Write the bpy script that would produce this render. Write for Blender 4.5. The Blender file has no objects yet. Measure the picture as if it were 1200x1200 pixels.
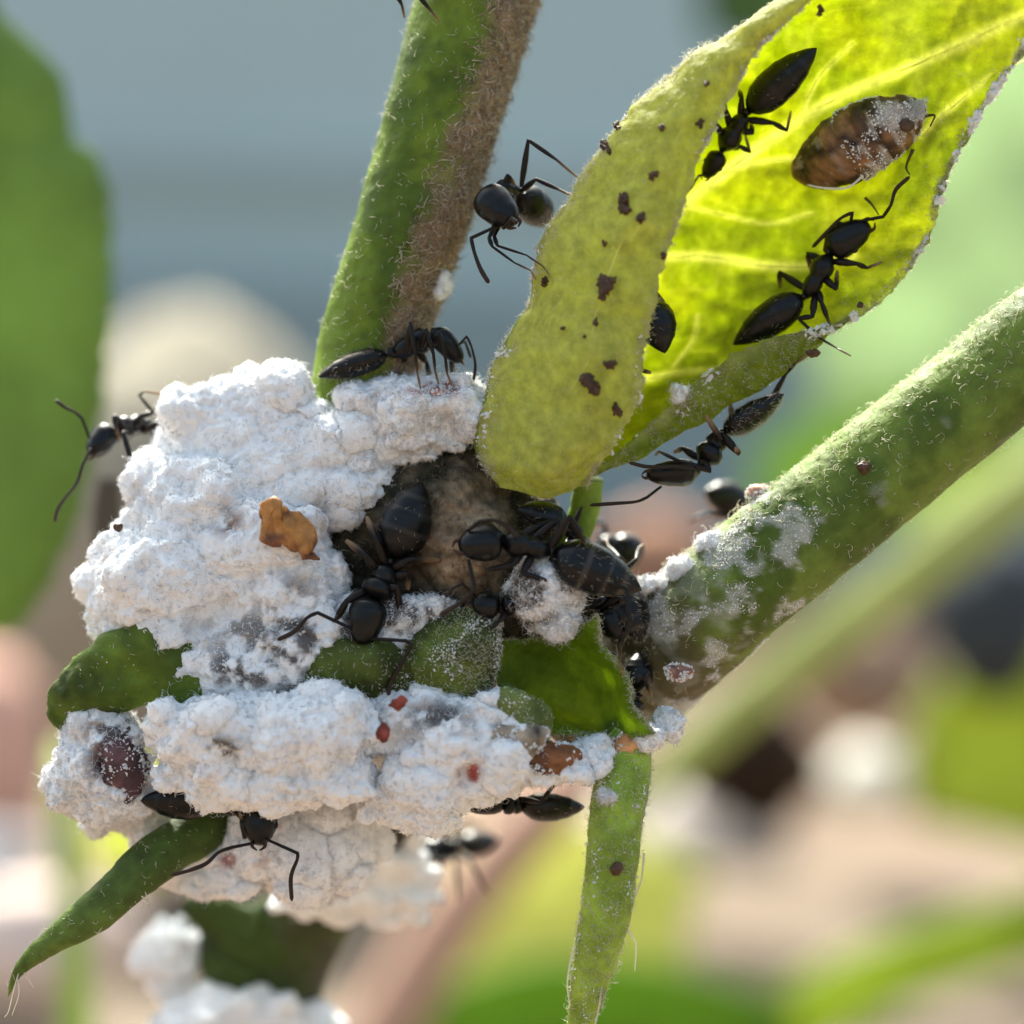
import bpy, math, random
import numpy as np
from mathutils import Vector
random.seed(7)
rng = np.random.default_rng(11)
scene = bpy.context.scene
C = scene.collection
# ------------------------------------------------------------------ camera, world, sun, exposure  (1 unit = 1 mm)
D = 60.0
cam_d = bpy.data.cameras.new('camera')
cam = bpy.data.objects.new('camera', cam_d); C.objects.link(cam)
cam.location = (0, -D, 0); cam.rotation_euler = (math.radians(90), 0, 0)
cam_d.sensor_width = 72; cam_d.sensor_fit = 'HORIZONTAL'; cam_d.lens = 180
cam_d.clip_start = 1; cam_d.clip_end = 6000
cam_d.dof.use_dof = True; cam_d.dof.focus_distance = D - 0.65; cam_d.dof.aperture_fstop = 0.18/2.5
scene.camera = cam
SUN = Vector((-0.20, 0.52, 0.80)).normalized()
w = bpy.data.worlds.new('World'); scene.world = w; w.use_nodes = True
nt = w.node_tree; bg = nt.nodes['Background']
sky = nt.nodes.new('ShaderNodeTexSky'); sky.sky_type = 'NISHITA'; sky.sun_disc = False
sky.sun_elevation = math.asin(SUN.z); sky.sun_rotation = math.atan2(SUN.x, SUN.y)
sky.air_density = 0.8; sky.dust_density = 6.0; sky.ozone_density = 0.3
tint = nt.nodes.new('ShaderNodeVectorMath'); tint.operation = 'MULTIPLY'; tint.inputs[1].default_value = (.99, 1.07, .97)   # a hazier, less violet sky all round
nt.links.new(sky.outputs[0], tint.inputs[0]); nt.links.new(tint.outputs[0], bg.inputs[0]); bg.inputs[1].default_value = 0.15
sl = bpy.data.lights.new('sun', 'SUN'); sl.energy = 4.2; sl.angle = math.radians(4.0); sl.color = (1, .985, .90)
so = bpy.data.objects.new('sun', sl); C.objects.link(so); so.location = SUN*400
so.rotation_euler = (-SUN).to_track_quat('-Z', 'Y').to_euler()
vs = scene.view_settings
vs.view_transform = 'Standard'; vs.look = 'None'; vs.gamma = 1; vs.use_curve_mapping = False; vs.exposure = 1.42
scene.cycles.use_denoising = True
scene.cycles.max_bounces = 8; scene.cycles.transmission_bounces = 6; scene.cycles.diffuse_bounces = 5

# ------------------------------------------------------------------ helpers
def P(px, py, y=0.0):
    k = (D + y)/D/50.0
    return np.array([(px-600)*k, y, (600-py)*k])
def PA(a):
    return np.array([P(*p) for p in a])
def proj(V):
    k = 50*D/(D+V[:, 1])
    return np.stack([600+V[:, 0]*k, 600-V[:, 2]*k], 1)
def hash3(ix, iy, iz, s):
    h = (ix*374761393 + iy*668265263 + iz*2147483647 + s*974634777) & 0xffffffff
    h = ((h ^ (h >> 13))*1274126177) & 0xffffffff
    h = ((h ^ (h >> 16))*2246822519) & 0xffffffff
    return ((h ^ (h >> 15)) & 0xffffff)/float(0xffffff)
def noise(V, f=1.0, s=0):
    p = np.asarray(V)*f + 37.31*s + 100.0
    i = np.floor(p).astype(np.int64); u = p - i; u = u*u*u*(u*(u*6-15)+10)
    r = 0
    for dx in (0, 1):
        for dy in (0, 1):
            for dz in (0, 1):
                r = r + hash3(i[:, 0]+dx, i[:, 1]+dy, i[:, 2]+dz, s)*(u[:, 0] if dx else 1-u[:, 0])*(u[:, 1] if dy else 1-u[:, 1])*(u[:, 2] if dz else 1-u[:, 2])
    return r*2-1
def fbm(V, f, s=0, n=4):
    return sum(noise(V, f*2.03**k, s+k)*0.5**k for k in range(n))
def sstep(a, b, x):
    t = np.clip((x-a)/(b-a), 0, 1); return t*t*(3-2*t)
def mk(name, V, F, m, parent=None, col=None, smooth=True, tr=None):
    V = np.ascontiguousarray(V, dtype=np.float32)
    Fs = F if isinstance(F, list) else [F]
    Fs = [np.asarray(f, dtype=np.int32) for f in Fs if len(f)]
    me = bpy.data.meshes.new(name)
    me.vertices.add(len(V)); me.vertices.foreach_set('co', V.ravel())
    loops = np.concatenate([f.ravel() for f in Fs]); tot = np.concatenate([np.full(len(f), f.shape[1], np.int32) for f in Fs])
    me.loops.add(len(loops)); me.loops.foreach_set('vertex_index', loops)
    me.polygons.add(len(tot)); st = np.concatenate([[0], np.cumsum(tot)[:-1]]).astype(np.int32)
    me.polygons.foreach_set('loop_start', st); me.polygons.foreach_set('loop_total', tot)
    me.polygons.foreach_set('use_smooth', np.full(len(tot), smooth))
    me.update(calc_edges=True)
    if col is not None:
        col = np.asarray(col, dtype=np.float32)
        if col.ndim == 1: col = np.tile(col, (len(V), 1))
        a = me.color_attributes.new('Col', 'FLOAT_COLOR', 'POINT')
        a.data.foreach_set('color', np.concatenate([col[:, :3], np.ones((len(V), 1), np.float32)], 1).astype(np.float32).ravel())
    if tr is not None:
        a = me.color_attributes.new('Tr', 'FLOAT_COLOR', 'POINT')
        a.data.foreach_set('color', np.concatenate([tr, np.ones((len(V), 1))], 1).astype(np.float32).ravel())
    me.materials.append(m)
    o = bpy.data.objects.new(name, me); C.objects.link(o)
    if parent is not None: o.parent = parent
    return o
def tag(o, label=None, cat=None, group=None, kind=None):
    for k, v in (('label', label), ('category', cat), ('group', group), ('kind', kind)):
        if v: o[k] = v
    return o
def empty(name, label, cat, group=None):
    o = bpy.data.objects.new(name, None); C.objects.link(o); o.empty_display_size = .3
    return tag(o, label, cat, group)
def normals(V, F):
    F = np.asarray(F); n = np.cross(V[F[:, 2]]-V[F[:, 0]], V[F[:, -1]]-V[F[:, 1]]) if F.shape[1] == 4 else np.cross(V[F[:, 1]]-V[F[:, 0]], V[F[:, 2]]-V[F[:, 0]])
    N = np.zeros_like(V)
    for k in range(F.shape[1]): np.add.at(N, F[:, k], n)
    return N/np.maximum(np.linalg.norm(N, axis=1, keepdims=True), 1e-9)
def unit(v):
    v = np.asarray(v, float); return v/np.maximum(np.linalg.norm(v, axis=-1, keepdims=True), 1e-9)
def cat_rom(A, n):
    """Catmull-Rom through the points along axis 0, n samples per span."""
    A = np.asarray(A, float); k = len(A)
    Q = np.concatenate([2*A[:1]-A[1:2], A, 2*A[-1:]-A[-2:-1]])
    out = []
    for i in range(k-1):
        p0, p1, p2, p3 = Q[i], Q[i+1], Q[i+2], Q[i+3]
        for t in np.arange(n)/n:
            out.append(.5*((2*p1)+(-p0+p2)*t+(2*p0-5*p1+4*p2-p3)*t*t+(-p0+3*p1-3*p2+p3)*t**3))
    out.append(A[-1]); return np.array(out)
def grid_faces(n, m, wrap=False, off=0):
    i, j = np.meshgrid(np.arange(n-1), np.arange(m if wrap else m-1), indexing='ij')
    j2 = (j+1) % m
    return (np.stack([i*m+j, i*m+j2, (i+1)*m+j2, (i+1)*m+j], -1).reshape(-1, 4) + off)
def tube(path, ra, rb=None, k=16, up=(0, -1, 0), cap=True):
    """rings along path; ra lateral, rb along up."""
    path = np.asarray(path, float); n = len(path)
    ra = np.broadcast_to(np.asarray(ra, float), (n,)); rb = ra if rb is None else np.broadcast_to(np.asarray(rb, float), (n,))
    T = unit(np.gradient(path, axis=0)); up = np.broadcast_to(np.asarray(up, float), (n, 3))
    S = unit(np.cross(T, up)); U = np.cross(S, T)
    a = np.arange(k)/k*2*np.pi
    V = path[:, None] + S[:, None]*(np.cos(a)[None, :, None]*ra[:, None, None]) + U[:, None]*(np.sin(a)[None, :, None]*rb[:, None, None])
    V = V.reshape(-1, 3); F = [grid_faces(n, k, True)[:, ::-1]]
    if cap:
        V = np.concatenate([V, path[:1], path[-1:]]); i = np.arange(k); j = (i+1) % k
        F.append(np.concatenate([np.stack([i, j, np.full(k, n*k)], 1), np.stack([(n-1)*k+j, (n-1)*k+i, np.full(k, n*k+1)], 1)]))
    return V, F
def merge(parts):
    Vs, Qs, Ts, off = [], [], [], 0
    for V, F in parts:
        Vs.append(V)
        for f in (F if isinstance(F, list) else [F]):
            f = np.asarray(f)
            (Qs if f.shape[1] == 4 else Ts).append(f+off)
        off += len(V)
    return np.concatenate(Vs), [np.concatenate(x) for x in (Qs, Ts) if x]
def tri(F):
    Fs = F if isinstance(F, list) else [F]; out = []
    for f in Fs:
        f = np.asarray(f)
        out.append(f[:, :3])
        if f.shape[1] == 4: out.append(f[:, [0, 2, 3]])
    return np.concatenate(out)
def sample(V, F, n, keep=None):
    T = tri(F); a, b, c = V[T[:, 0]], V[T[:, 1]], V[T[:, 2]]
    nn = np.cross(b-a, c-a); ar = np.linalg.norm(nn, axis=1)
    i = rng.choice(len(T), n, p=ar/ar.sum()); r1 = np.sqrt(rng.random(n))[:, None]; r2 = rng.random(n)[:, None]
    p = a[i]*(1-r1)+b[i]*(r1*(1-r2))+c[i]*(r1*r2); N = unit(nn[i])
    if keep is not None:
        q = keep(p, N); p, N = p[q], N[q]
    return p, N
def hairs(root, dirs, length, r, curl=.5, seg=5, k=3, droop=None):
    n = len(root); length = np.broadcast_to(np.asarray(length, float), (n,)); r = np.broadcast_to(np.asarray(r, float), (n,))
    d = unit(dirs); a = unit(np.cross(d, unit(rng.normal(size=(n, 3))))); b = np.cross(d, a)
    ph = rng.random(n)*6.28; turn = curl*(.6+.8*rng.random(n))
    t = np.linspace(0, 1, seg)
    pts = np.zeros((n, seg, 3)); pts[:, 0] = root
    cur = d.copy()
    for s in range(1, seg):
        ang = turn*2.2/seg*s
        cur = unit(d*np.cos(ang)[:, None] + (a*np.cos(ph)[:, None]+b*np.sin(ph)[:, None])*np.sin(ang)[:, None])
        if droop is not None: cur = unit(cur+np.asarray(droop)*t[s])
        pts[:, s] = pts[:, s-1]+cur*(length/(seg-1))[:, None]
    rr = r[:, None]*(1-.75*t)[None]
    an = np.arange(k)/k*6.283
    V = pts[:, :, None]+(a[:, None, None]*np.cos(an)[None, None, :, None]+b[:, None, None]*np.sin(an)[None, None, :, None])*rr[:, :, None, None]
    f = grid_faces(seg, k, True)
    F = (f[None]+(np.arange(n)*seg*k)[:, None, None]).reshape(-1, 4)
    return V.reshape(-1, 3), F
OCT = np.array([[1,0,0],[-1,0,0],[0,1,0],[0,-1,0],[0,0,1],[0,0,-1]], float)
OCF = np.array([[0,2,4],[2,1,4],[1,3,4],[3,0,4],[2,0,5],[1,2,5],[3,1,5],[0,3,5]])
def crumbs(p, N, size):
    n = len(p); sc = size*(.4+1.1*rng.random((n, 1))**2)
    q = unit(rng.normal(size=(n, 6, 3))*.45+OCT[None])*(.6+.7*rng.random((n, 6, 1)))
    V = p[:, None]+N[:, None]*(sc*.35)[:, None]+q*sc[:, None]
    return V.reshape(-1, 3), (OCF[None]+(np.arange(n)*6)[:, None, None]).reshape(-1, 3)
def ico(sub=3):
    import bmesh
    b = bmesh.new(); bmesh.ops.create_icosphere(b, subdivisions=sub, radius=1)
    V = np.array([v.co[:] for v in b.verts]); F = np.array([[v.index for v in f.verts] for f in b.faces]); b.free()
    return V, F
IV, IF = ico(4); JV, JF = ico(3)
def ell(c, r, rough=0, s=0, axis=None):
    V = JV*np.asarray(r)
    if rough: V = V*(1+rough*fbm(JV*1.0, 1.3, s, 3))[:, None]
    if axis is not None:
        z = unit(axis); x = unit(np.cross(z, [0.1, .9, .2])); y = np.cross(z, x)
        V = V[:, :1]*x+V[:, 1:2]*y+V[:, 2:]*z
    return V+c, JF
def blob(balls, voxel, smooth=6):
    """balls (px,py,y,rx,ry,rz[px]) fused into one skin by a voxel remesh."""
    parts = []
    for b in balls:
        px, py, y, rx, rz, ry = b
        parts.append((IV*np.array([rx, ry, rz])/50+P(px, py, y), IF))
    V, F = merge(parts)
    o = mk('remesh_source', V, F, M['wax'])
    md = o.modifiers.new('r', 'REMESH'); md.mode = 'VOXEL'; md.voxel_size = voxel
    if smooth:
        s = o.modifiers.new('s', 'SMOOTH'); s.factor = .5; s.iterations = smooth
    dg = bpy.context.evaluated_depsgraph_get(); e = o.evaluated_get(dg); me = e.to_mesh()
    n = len(me.vertices); V = np.empty(n*3, np.float32); me.vertices.foreach_get('co', V); V = V.reshape(-1, 3).astype(float)
    L = np.empty(len(me.loops), np.int32); me.loops.foreach_get('vertex_index', L); F = L.reshape(-1, 4)
    e.to_mesh_clear(); old = o.data; bpy.data.objects.remove(o); bpy.data.meshes.remove(old)
    return V, F
def sheet(G, th):
    """grid of points (n,m,3) -> closed sheet of thickness th; returns V, F, front normals grid."""
    n, m, _ = G.shape
    V = G.reshape(-1, 3); F = grid_faces(n, m); N = normals(V, F)
    V2 = np.concatenate([V+N*th/2, V-N*th/2]); k = n*m
    b = np.concatenate([np.arange(m), np.arange(1, n)*m+m-1, (n-1)*m+np.arange(m-2, -1, -1), np.arange(n-2, 0, -1)*m])
    b2 = np.roll(b, -1)
    return V2, [F, F[:, ::-1]+k, np.stack([b2, b, b+k, b2+k], 1)], N.reshape(n, m, 3)
def patch(rows, nu=8, nv=8):
    A = np.array([[P(*p) for p in r] for r in rows])
    A = cat_rom(A, nu); A = cat_rom(A.transpose(1, 0, 2), nv).transpose(1, 0, 2)
    return A

# ------------------------------------------------------------------ materials
M = {}
def mat(name, base=None, rough=.6, spec=.4, sss=0, sssr=.3, trans=None, tmix=.5, var=.25, vscale=2.0, bump=0, bscale=20, var2=None, coat=0):
    m = bpy.data.materials.new(name); m.use_nodes = True; t = m.node_tree; N = t.nodes; L = t.links
    b = N['Principled BSDF']; out = N['Material Output']
    tc = N.new('ShaderNodeTexCoord')
    nz = N.new('ShaderNodeTexNoise'); nz.inputs['Scale'].default_value = vscale; nz.inputs['Detail'].default_value = 6; nz.inputs['Roughness'].default_value = .65
    L.new(tc.outputs['Object'], nz.inputs['Vector'])
    mr = N.new('ShaderNodeMapRange'); mr.inputs[1].default_value = .25; mr.inputs[2].default_value = .75; mr.inputs[3].default_value = 1-var; mr.inputs[4].default_value = 1+var
    L.new(nz.outputs['Fac'], mr.inputs[0])
    if base is None:
        src = N.new('ShaderNodeAttribute'); src.attribute_name = 'Col'; csock = src.outputs['Color']
    else:
        src = N.new('ShaderNodeRGB'); src.outputs[0].default_value = (*base, 1); csock = src.outputs[0]
    if var2 is not None:
        n2 = N.new('ShaderNodeTexNoise'); n2.inputs['Scale'].default_value = vscale*.45; n2.inputs['Detail'].default_value = 4
        L.new(tc.outputs['Object'], n2.inputs['Vector'])
        r2 = N.new('ShaderNodeMapRange'); r2.inputs[1].default_value = .42; r2.inputs[2].default_value = .62
        L.new(n2.outputs['Fac'], r2.inputs[0])
        mx = N.new('ShaderNodeMixRGB'); L.new(r2.outputs[0], mx.inputs[0]); L.new(csock, mx.inputs[1]); mx.inputs[2].default_value = (*var2, 1)
        csock = mx.outputs[0]
    mu = N.new('ShaderNodeVectorMath'); mu.operation = 'SCALE'; L.new(csock, mu.inputs[0]); L.new(mr.outputs[0], mu.inputs['Scale'])
    L.new(mu.outputs[0], b.inputs['Base Color'])
    b.inputs['Roughness'].default_value = rough; b.inputs['Specular IOR Level'].default_value = spec
    if coat: b.inputs['Coat Weight'].default_value = coat; b.inputs['Coat Roughness'].default_value = .15
    if sss:
        b.inputs['Subsurface Weight'].default_value = sss; b.inputs['Subsurface Radius'].default_value = (1, .95, .9); b.inputs['Subsurface Scale'].default_value = sssr
    if bump:
        bn = N.new('ShaderNodeTexNoise'); bn.inputs['Scale'].default_value = bscale; bn.inputs['Detail'].default_value = 5
        L.new(tc.outputs['Object'], bn.inputs['Vector'])
        bp = N.new('ShaderNodeBump'); bp.inputs['Strength'].default_value = bump; bp.inputs['Distance'].default_value = .05
        L.new(bn.outputs['Fac'], bp.inputs['Height']); L.new(bp.outputs[0], b.inputs['Normal'])
    if trans is not None:
        tr = N.new('ShaderNodeBsdfTranslucent')
        mt = N.new('ShaderNodeVectorMath'); mt.operation = 'SCALE'
        if trans == 'attr':
            ta = N.new('ShaderNodeAttribute'); ta.attribute_name = 'Tr'; L.new(ta.outputs['Color'], mt.inputs[0])
        else: mt.inputs[0].default_value = trans
        L.new(mr.outputs[0], mt.inputs['Scale'])
        L.new(mt.outputs[0], tr.inputs[0])
        if bump: L.new(bp.outputs[0], tr.inputs[1])
        ms = N.new('ShaderNodeMixShader'); ms.inputs[0].default_value = tmix
        L.new(b.outputs[0], ms.inputs[1]); L.new(tr.outputs[0], ms.inputs[2]); L.new(ms.outputs[0], out.inputs[0])
    M[name] = m; return m
mat('wax', None, .95, .05, sss=.5, sssr=.14, var=.04, vscale=3, bump=.8, bscale=18)
mat('fluff', (.93, .93, .93), .9, .1, trans=(.85, .85, .86), tmix=.4, var=.04)
mat('ant', None, .28, .28, var=.3, vscale=6, bump=.12, bscale=40)
mat('ant_leg', None, .38, .22, var=.2, vscale=8)
mat('seta', (.62, .55, .42), .5, .4, trans=(.5, .42, .3), tmix=.4, var=.1)
mat('leaf', None, .55, .2, trans='attr', tmix=.62, var=.28, vscale=3.2, bump=.55, bscale=9)
mat('vein', (.72, .74, .30), .6, .2, trans=(.97, .97, .55), tmix=.75, var=.08)
mat('stem', None, .6, .2, sss=.12, sssr=.3, var=.3, vscale=2.2, bump=.5, bscale=7)
mat('green_lobe', None, .6, .2, sss=.15, sssr=.3, var=.35, vscale=3, bump=.6, bscale=9)
mat('cup', (.10, .165, .02), .55, .25, trans=(.52, .66, .04), tmix=.55, var=.35, vscale=2.5, bump=.6, bscale=8)
mat('pale_hair', (.84, .81, .70), .6, .2, trans=(.9, .87, .74), tmix=.6, var=.1)
mat('brown_hair', None, .65, .2, trans=(.5, .38, .26), tmix=.35, var=.2)
mat('bark', None, .85, .15, var=.4, vscale=4, bump=1, bscale=10)
mat('chitin', None, .62, .3, sss=.2, sssr=.3, var=.45, vscale=3.5, bump=.7, bscale=9)
mat('speck', (.075, .035, .016), .5, .4, var=.7, vscale=7, bump=.6, bscale=14)

# ------------------------------------------------------------------ setting far behind (all of it out of focus)
mat('wall_paint', (.52, .64, .62), .8, .2, var=.06, vscale=.012)
mat('wall_dark', (.33, .40, .39), .8, .2, var=.06, vscale=.02)
mat('wall_strip', (.45, .53, .52), .8, .2, var=.06, vscale=.02)
mat('soil', (.19, .15, .115), .95, .1, var=.35, vscale=.02, var2=(.14, .095, .07))
def box(name, x0, x1, y0, y1, z0, z1, m, parent=None):
    V = np.array([[x, y, z] for x in (x0, x1) for y in (y0, y1) for z in (z0, z1)], float)
    F = np.array([[0,1,3,2],[4,6,7,5],[0,4,5,1],[2,3,7,6],[0,2,6,4],[1,5,7,3]])
    return mk(name, V, F, m, parent, smooth=False)
gx, gy = np.meshgrid(np.concatenate([np.linspace(-3000, -150, 12), np.linspace(-130, 130, 40), np.linspace(150, 3000, 12)]), np.concatenate([np.linspace(-400, 10, 8), np.linspace(20, 395, 60), np.linspace(420, 4500, 10)]), indexing='ij')
gf = np.stack([gx.ravel(), gy.ravel()*1.0, 0*gx.ravel()], 1)
gz = -33+1.5*fbm(gf, .03, 3, 4)+.085*np.clip(gf[:, 1]-100, 0, 310)
tag(mk('ground', np.stack([gx.ravel(), gy.ravel(), gz], 1), grid_faces(*gx.shape), M['soil']), kind='structure')
wl = tag(box('wall', -900, 900, 400, 415, -40, 190, M['wall_paint']), kind='structure')
box('ledge', -900, 900, 396, 399.9, 56, 62, M['wall_strip'], wl).rotation_euler = (0, math.radians(2.4), 0)
box('skirting', -900, 900, 394, 399.8, -38, 40, M['wall_dark'], wl).rotation_euler = (0, math.radians(2.4), 0)

def far(d): return d*1.9 if d > 20 else d
def bleaf(name, label, rows, base, trans, tmix=.5, th=.5, cat='leaf', group='blurred leaves behind the shoot', serr=0):
    m = mat(name+label[:12].replace(' ', '_'), base, .5, .35, trans=trans, tmix=tmix, var=.4, vscale=.14)
    rows = [[(x, y, far(d)) for x, y, d in r] for r in rows]; th = th*2
    G = patch(rows, *((1, 3) if serr else (6, 6)))
    if 0:
        e = serr*(np.arange(G.shape[0]) % 12 < 6)
        G[:, -1, 0] += e
    V, F, _ = sheet(G, th)
    return tag(mk(name, V, F, m), label, cat, group)
trow = []
for ty in np.arange(-70, 745, 9.0):
    ex = np.interp(ty, [-70, -20, 28, 60, 82, 100, 180, 188, 215, 330, 480, 600, 680, 740], [-60, -25, -4, 30, 52, 66, 78, 104, 112, 116, 104, 78, 45, 0])
    ex += 8*(1-((ty+20) % 40)/40)*(ty > 215)
    trow.append([(-200, ty, 16), (-70, ty, 17.5), (ex-30, ty, 18.5), (ex, ty, 19)])
bleaf('background_leaf', 'large blurred mid-green leaf with a toothed edge, cut by the left frame edge', trow, (.10, .15, .055), (.27, .37, .11), .5, serr=1)
bleaf('background_leaf', 'pale grey-green blurred leaf behind the right edge of the curled leaf',
      [[(930, 10, 85), (1080, 0, 86), (1260, -40, 84)], [(980, 200, 84), (1080, 180, 86), (1280, 150, 84)], [(950, 380, 84), (1080, 360, 86), (1280, 340, 84)], [(960, 470, 84), (1060, 500, 86), (1280, 520, 84)]],
      (.42, .52, .34), (.62, .76, .48), .5)
bleaf('background_leaf', 'dark green blurred leaf seen above the top edge of the curled leaf',
      [[(815, -60, 70), (860, -70, 70), (960, -60, 70)], [(820, 10, 70), (860, 10, 70), (960, 10, 70)], [(830, 50, 70), (870, 55, 70), (960, 60, 70)]], (.10, .17, .05), (.15, .25, .05), .35)
bleaf('background_leaf', 'bright green blurred leaf above the pale twig at the right frame edge',
      [[(1060, 625, 40), (1075, 650, 40), (1090, 672, 40)], [(1130, 560, 41), (1140, 600, 41), (1150, 640, 41)], [(1200, 520, 41), (1215, 560, 41), (1225, 600, 41)], [(1300, 450, 41), (1310, 500, 41), (1320, 550, 41)]],
      (.26, .33, .10), (.58, .68, .16), .5)
bleaf('background_leaf', 'vivid yellow-green blurred leaf at the right frame edge below the stem',
      [[(1060, 900, 60), (1070, 930, 60), (1075, 960, 60)], [(1090, 810, 61), (1110, 890, 61), (1120, 970, 61)], [(1160, 770, 62), (1180, 880, 62), (1200, 990, 62)], [(1300, 740, 62), (1300, 880, 62), (1300, 1010, 62)]],
      (.20, .24, .06), (.44, .50, .09), .55)
bleaf('background_leaf', 'narrow green blurred leaf slanting up across the lower right corner',
      [[(830, 1240, 50), (850, 1270, 50), (870, 1300, 50)], [(930, 1150, 50), (960, 1180, 50), (990, 1210, 50)], [(1060, 1090, 50), (1080, 1130, 50), (1090, 1165, 50)], [(1280, 1020, 50), (1280, 1060, 50), (1280, 1110, 50)]],
      (.22, .29, .06), (.52, .62, .10), .5)
bleaf('background_leaf', 'yellow-green blurred leaf in the bottom centre behind the right sprout',
      [[(440, 1160, 52), (470, 1190, 52), (500, 1230, 52)], [(540, 990, 53), (570, 1070, 53), (590, 1140, 53)], [(680, 960, 54), (690, 1050, 54), (700, 1130, 54)], [(830, 1020, 53), (810, 1070, 53), (800, 1130, 53)]],
      (.38, .40, .20), (.68, .70, .28), .58)
bleaf('background_leaf', 'deep green blurred leaf along the bottom frame edge',
      [[(380, 1230, 46), (400, 1270, 46), (420, 1310, 46)], [(560, 1140, 47), (590, 1200, 47), (600, 1280, 47)], [(720, 1120, 47), (730, 1190, 47), (740, 1280, 47)], [(930, 1170, 46), (920, 1230, 46), (900, 1290, 46)]],
      (.10, .18, .02), (.22, .36, .03), .5)
bleaf('background_leaf', 'small pale yellow blurred leaf below the left wax clump',
      [[(120, 930, 34), (110, 980, 34), (110, 1020, 34)], [(190, 890, 35), (200, 950, 35), (200, 1020, 35)], [(270, 900, 35), (280, 960, 35), (250, 1010, 35)]],
      (.42, .44, .16), (.8, .85, .3), .55)
bleaf('background_leaf', 'green blurred leaf beyond the upside-down ant',
      [[(880, 600, 75), (900, 620, 75), (920, 640, 75)], [(900, 520, 76), (960, 570, 76), (1000, 620, 76)], [(1010, 470, 76), (1050, 540, 76), (1080, 600, 76)], [(1160, 460, 75), (1170, 520, 75), (1180, 580, 75)]],
      (.17, .27, .06), (.40, .58, .10), .5)
def bstem(name, label, path, r, base, trans=None):
    m = mat(name+label[:10].replace(' ', '_'), base, .6, .3, trans=trans, tmix=.4, var=.2, vscale=.3)
    path = [(x, y, far(d)) for x, y, d in path]; kk = (D+path[0][2])/D
    A = cat_rom(PA(path), 6); V, F = tube(A, kk*np.interp(np.linspace(0, 1, len(A)), np.linspace(0, 1, len(r)), r)/50, k=14)
    return tag(mk(name, V, F, m), label, 'twig', 'blurred stems behind the shoot')
bstem('twig', 'thin pale green blurred stem rising at the lower left frame edge', [(95, 1300, 24), (88, 1120, 24), (78, 960, 25), (75, 880, 27)], [20, 18, 16, 14], (.34, .44, .12), (.5, .65, .15))
bstem('twig', 'pinkish brown blurred stem slanting down below the lowest wax', [(690, 900, 40), (600, 990, 40), (520, 1090, 40), (420, 1260, 40)], [34, 36, 40, 42], (.50, .30, .22))
bstem('twig', 'pale olive blurred twig running parallel below the right stem', [(1330, 485, 30), (1180, 590, 31), (1000, 722, 33), (860, 835, 35), (740, 940, 37)], [34, 33, 30, 27, 24], (.36, .40, .17), (.4, .46, .18))
bstem('twig', 'dark brown blurred upright stem just left of the big wax clump', [(128, 560, 12), (128, 620, 12), (150, 700, 12), (190, 780, 12)], [14, 20, 24, 24], (.06, .045, .03))
def stone(label, c, r, base, s, name='stone', group='blurred stones on the ground'):
    m = mat('stone_'+str(s), base, .9, .2, var=.25, vscale=.2, bump=.4, bscale=2)
    px, py, y = c; y = far(y); k = (D+y)/D/50
    V, F = ell(P(px, py, y), np.array([r[0]*k, r[2]*k, r[1]*k]), .22, s)
    return tag(mk(name, V, F, m), label, 'stone', group)
stone('large rounded beige blurred stone behind the big white wax clump', (215, 700, 75), (215, 300, 190), (.28, .25, .19), 21)
stone('pinkish red blurred stone at the left frame edge below the wax', (-25, 890, 60), (95, 120, 90), (.62, .36, .28), 22)
stone('grey-blue blurred stone low at the left frame edge', (-20, 1010, 55), (70, 40, 50), (.36, .36, .38), 23)
stone('pinkish white blurred stone low at the left', (50, 1105, 50), (120, 70, 70), (.74, .60, .54), 24)
stone('dark brown blurred stone below the right stem', (880, 890, 60), (84, 74, 60), (.03, .015, .008), 25)
stone('cream white blurred stone beside the dark brown one', (1012, 912, 58), (44, 42, 40), (.80, .76, .66), 26)
stone('brown blurred stone above the cream one', (1010, 800, 78), (90, 70, 60), (.34, .22, .15), 27)
stone('dark grey blurred stone near the right frame edge', (1160, 722, 60), (86, 95, 60), (.045, .05, .055), 28)
stone('reddish brown blurred stone between leaf base and right stem', (780, 690, 70), (130, 90, 70), (.32, .17, .11), 29)
stone('pale pinkish blurred stone low behind the right sprout', (800, 985, 82), (130, 70, 70), (.52, .46, .42), 30)
stone('blue-grey blurred stone low beside the right sprout', (850, 1065, 90), (85, 50, 60), (.38, .43, .42), 31)
stone('big tan blurred stone filling the lower right behind the leaves', (1010, 1090, 100), (190, 140, 90), (.50, .42, .32), 32)

# ------------------------------------------------------------------ the plant: one thing, its stems, leaf, sprouts and lobes are parts
plant = empty('plant', 'hairy green shoot with a curled yellow leaf, two stems and a waxy crowded node', 'plant')
def smooth_path(pts, n=14): return cat_rom(PA(pts), n)
def stem_part(name, path, radii, colfn, label=None, k=96, n=44, rough=.03, s=0, parent=plant, material='stem'):
    A = smooth_path(path, n); t = np.linspace(0, 1, len(A))
    r = np.interp(t, np.linspace(0, 1, len(radii)), radii)/50
    V, F = tube(A, r, k=k)
    N = normals(V, F[0])
    V = V+N*(rough*fbm(V, 1.1, s, 4)+.014*fbm(V, 5, s+9, 3))[:, None]
    o = mk(name, V, F, M[material], parent, col=colfn(V, N, np.concatenate([np.repeat(t, k), [0, 1]])))
    if label: o['label'] = label
    return o, V, F
def mixc(a, b, t): return np.asarray(a)[None]*(1-t[:, None])+np.asarray(b)[None]*t[:, None]
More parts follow.
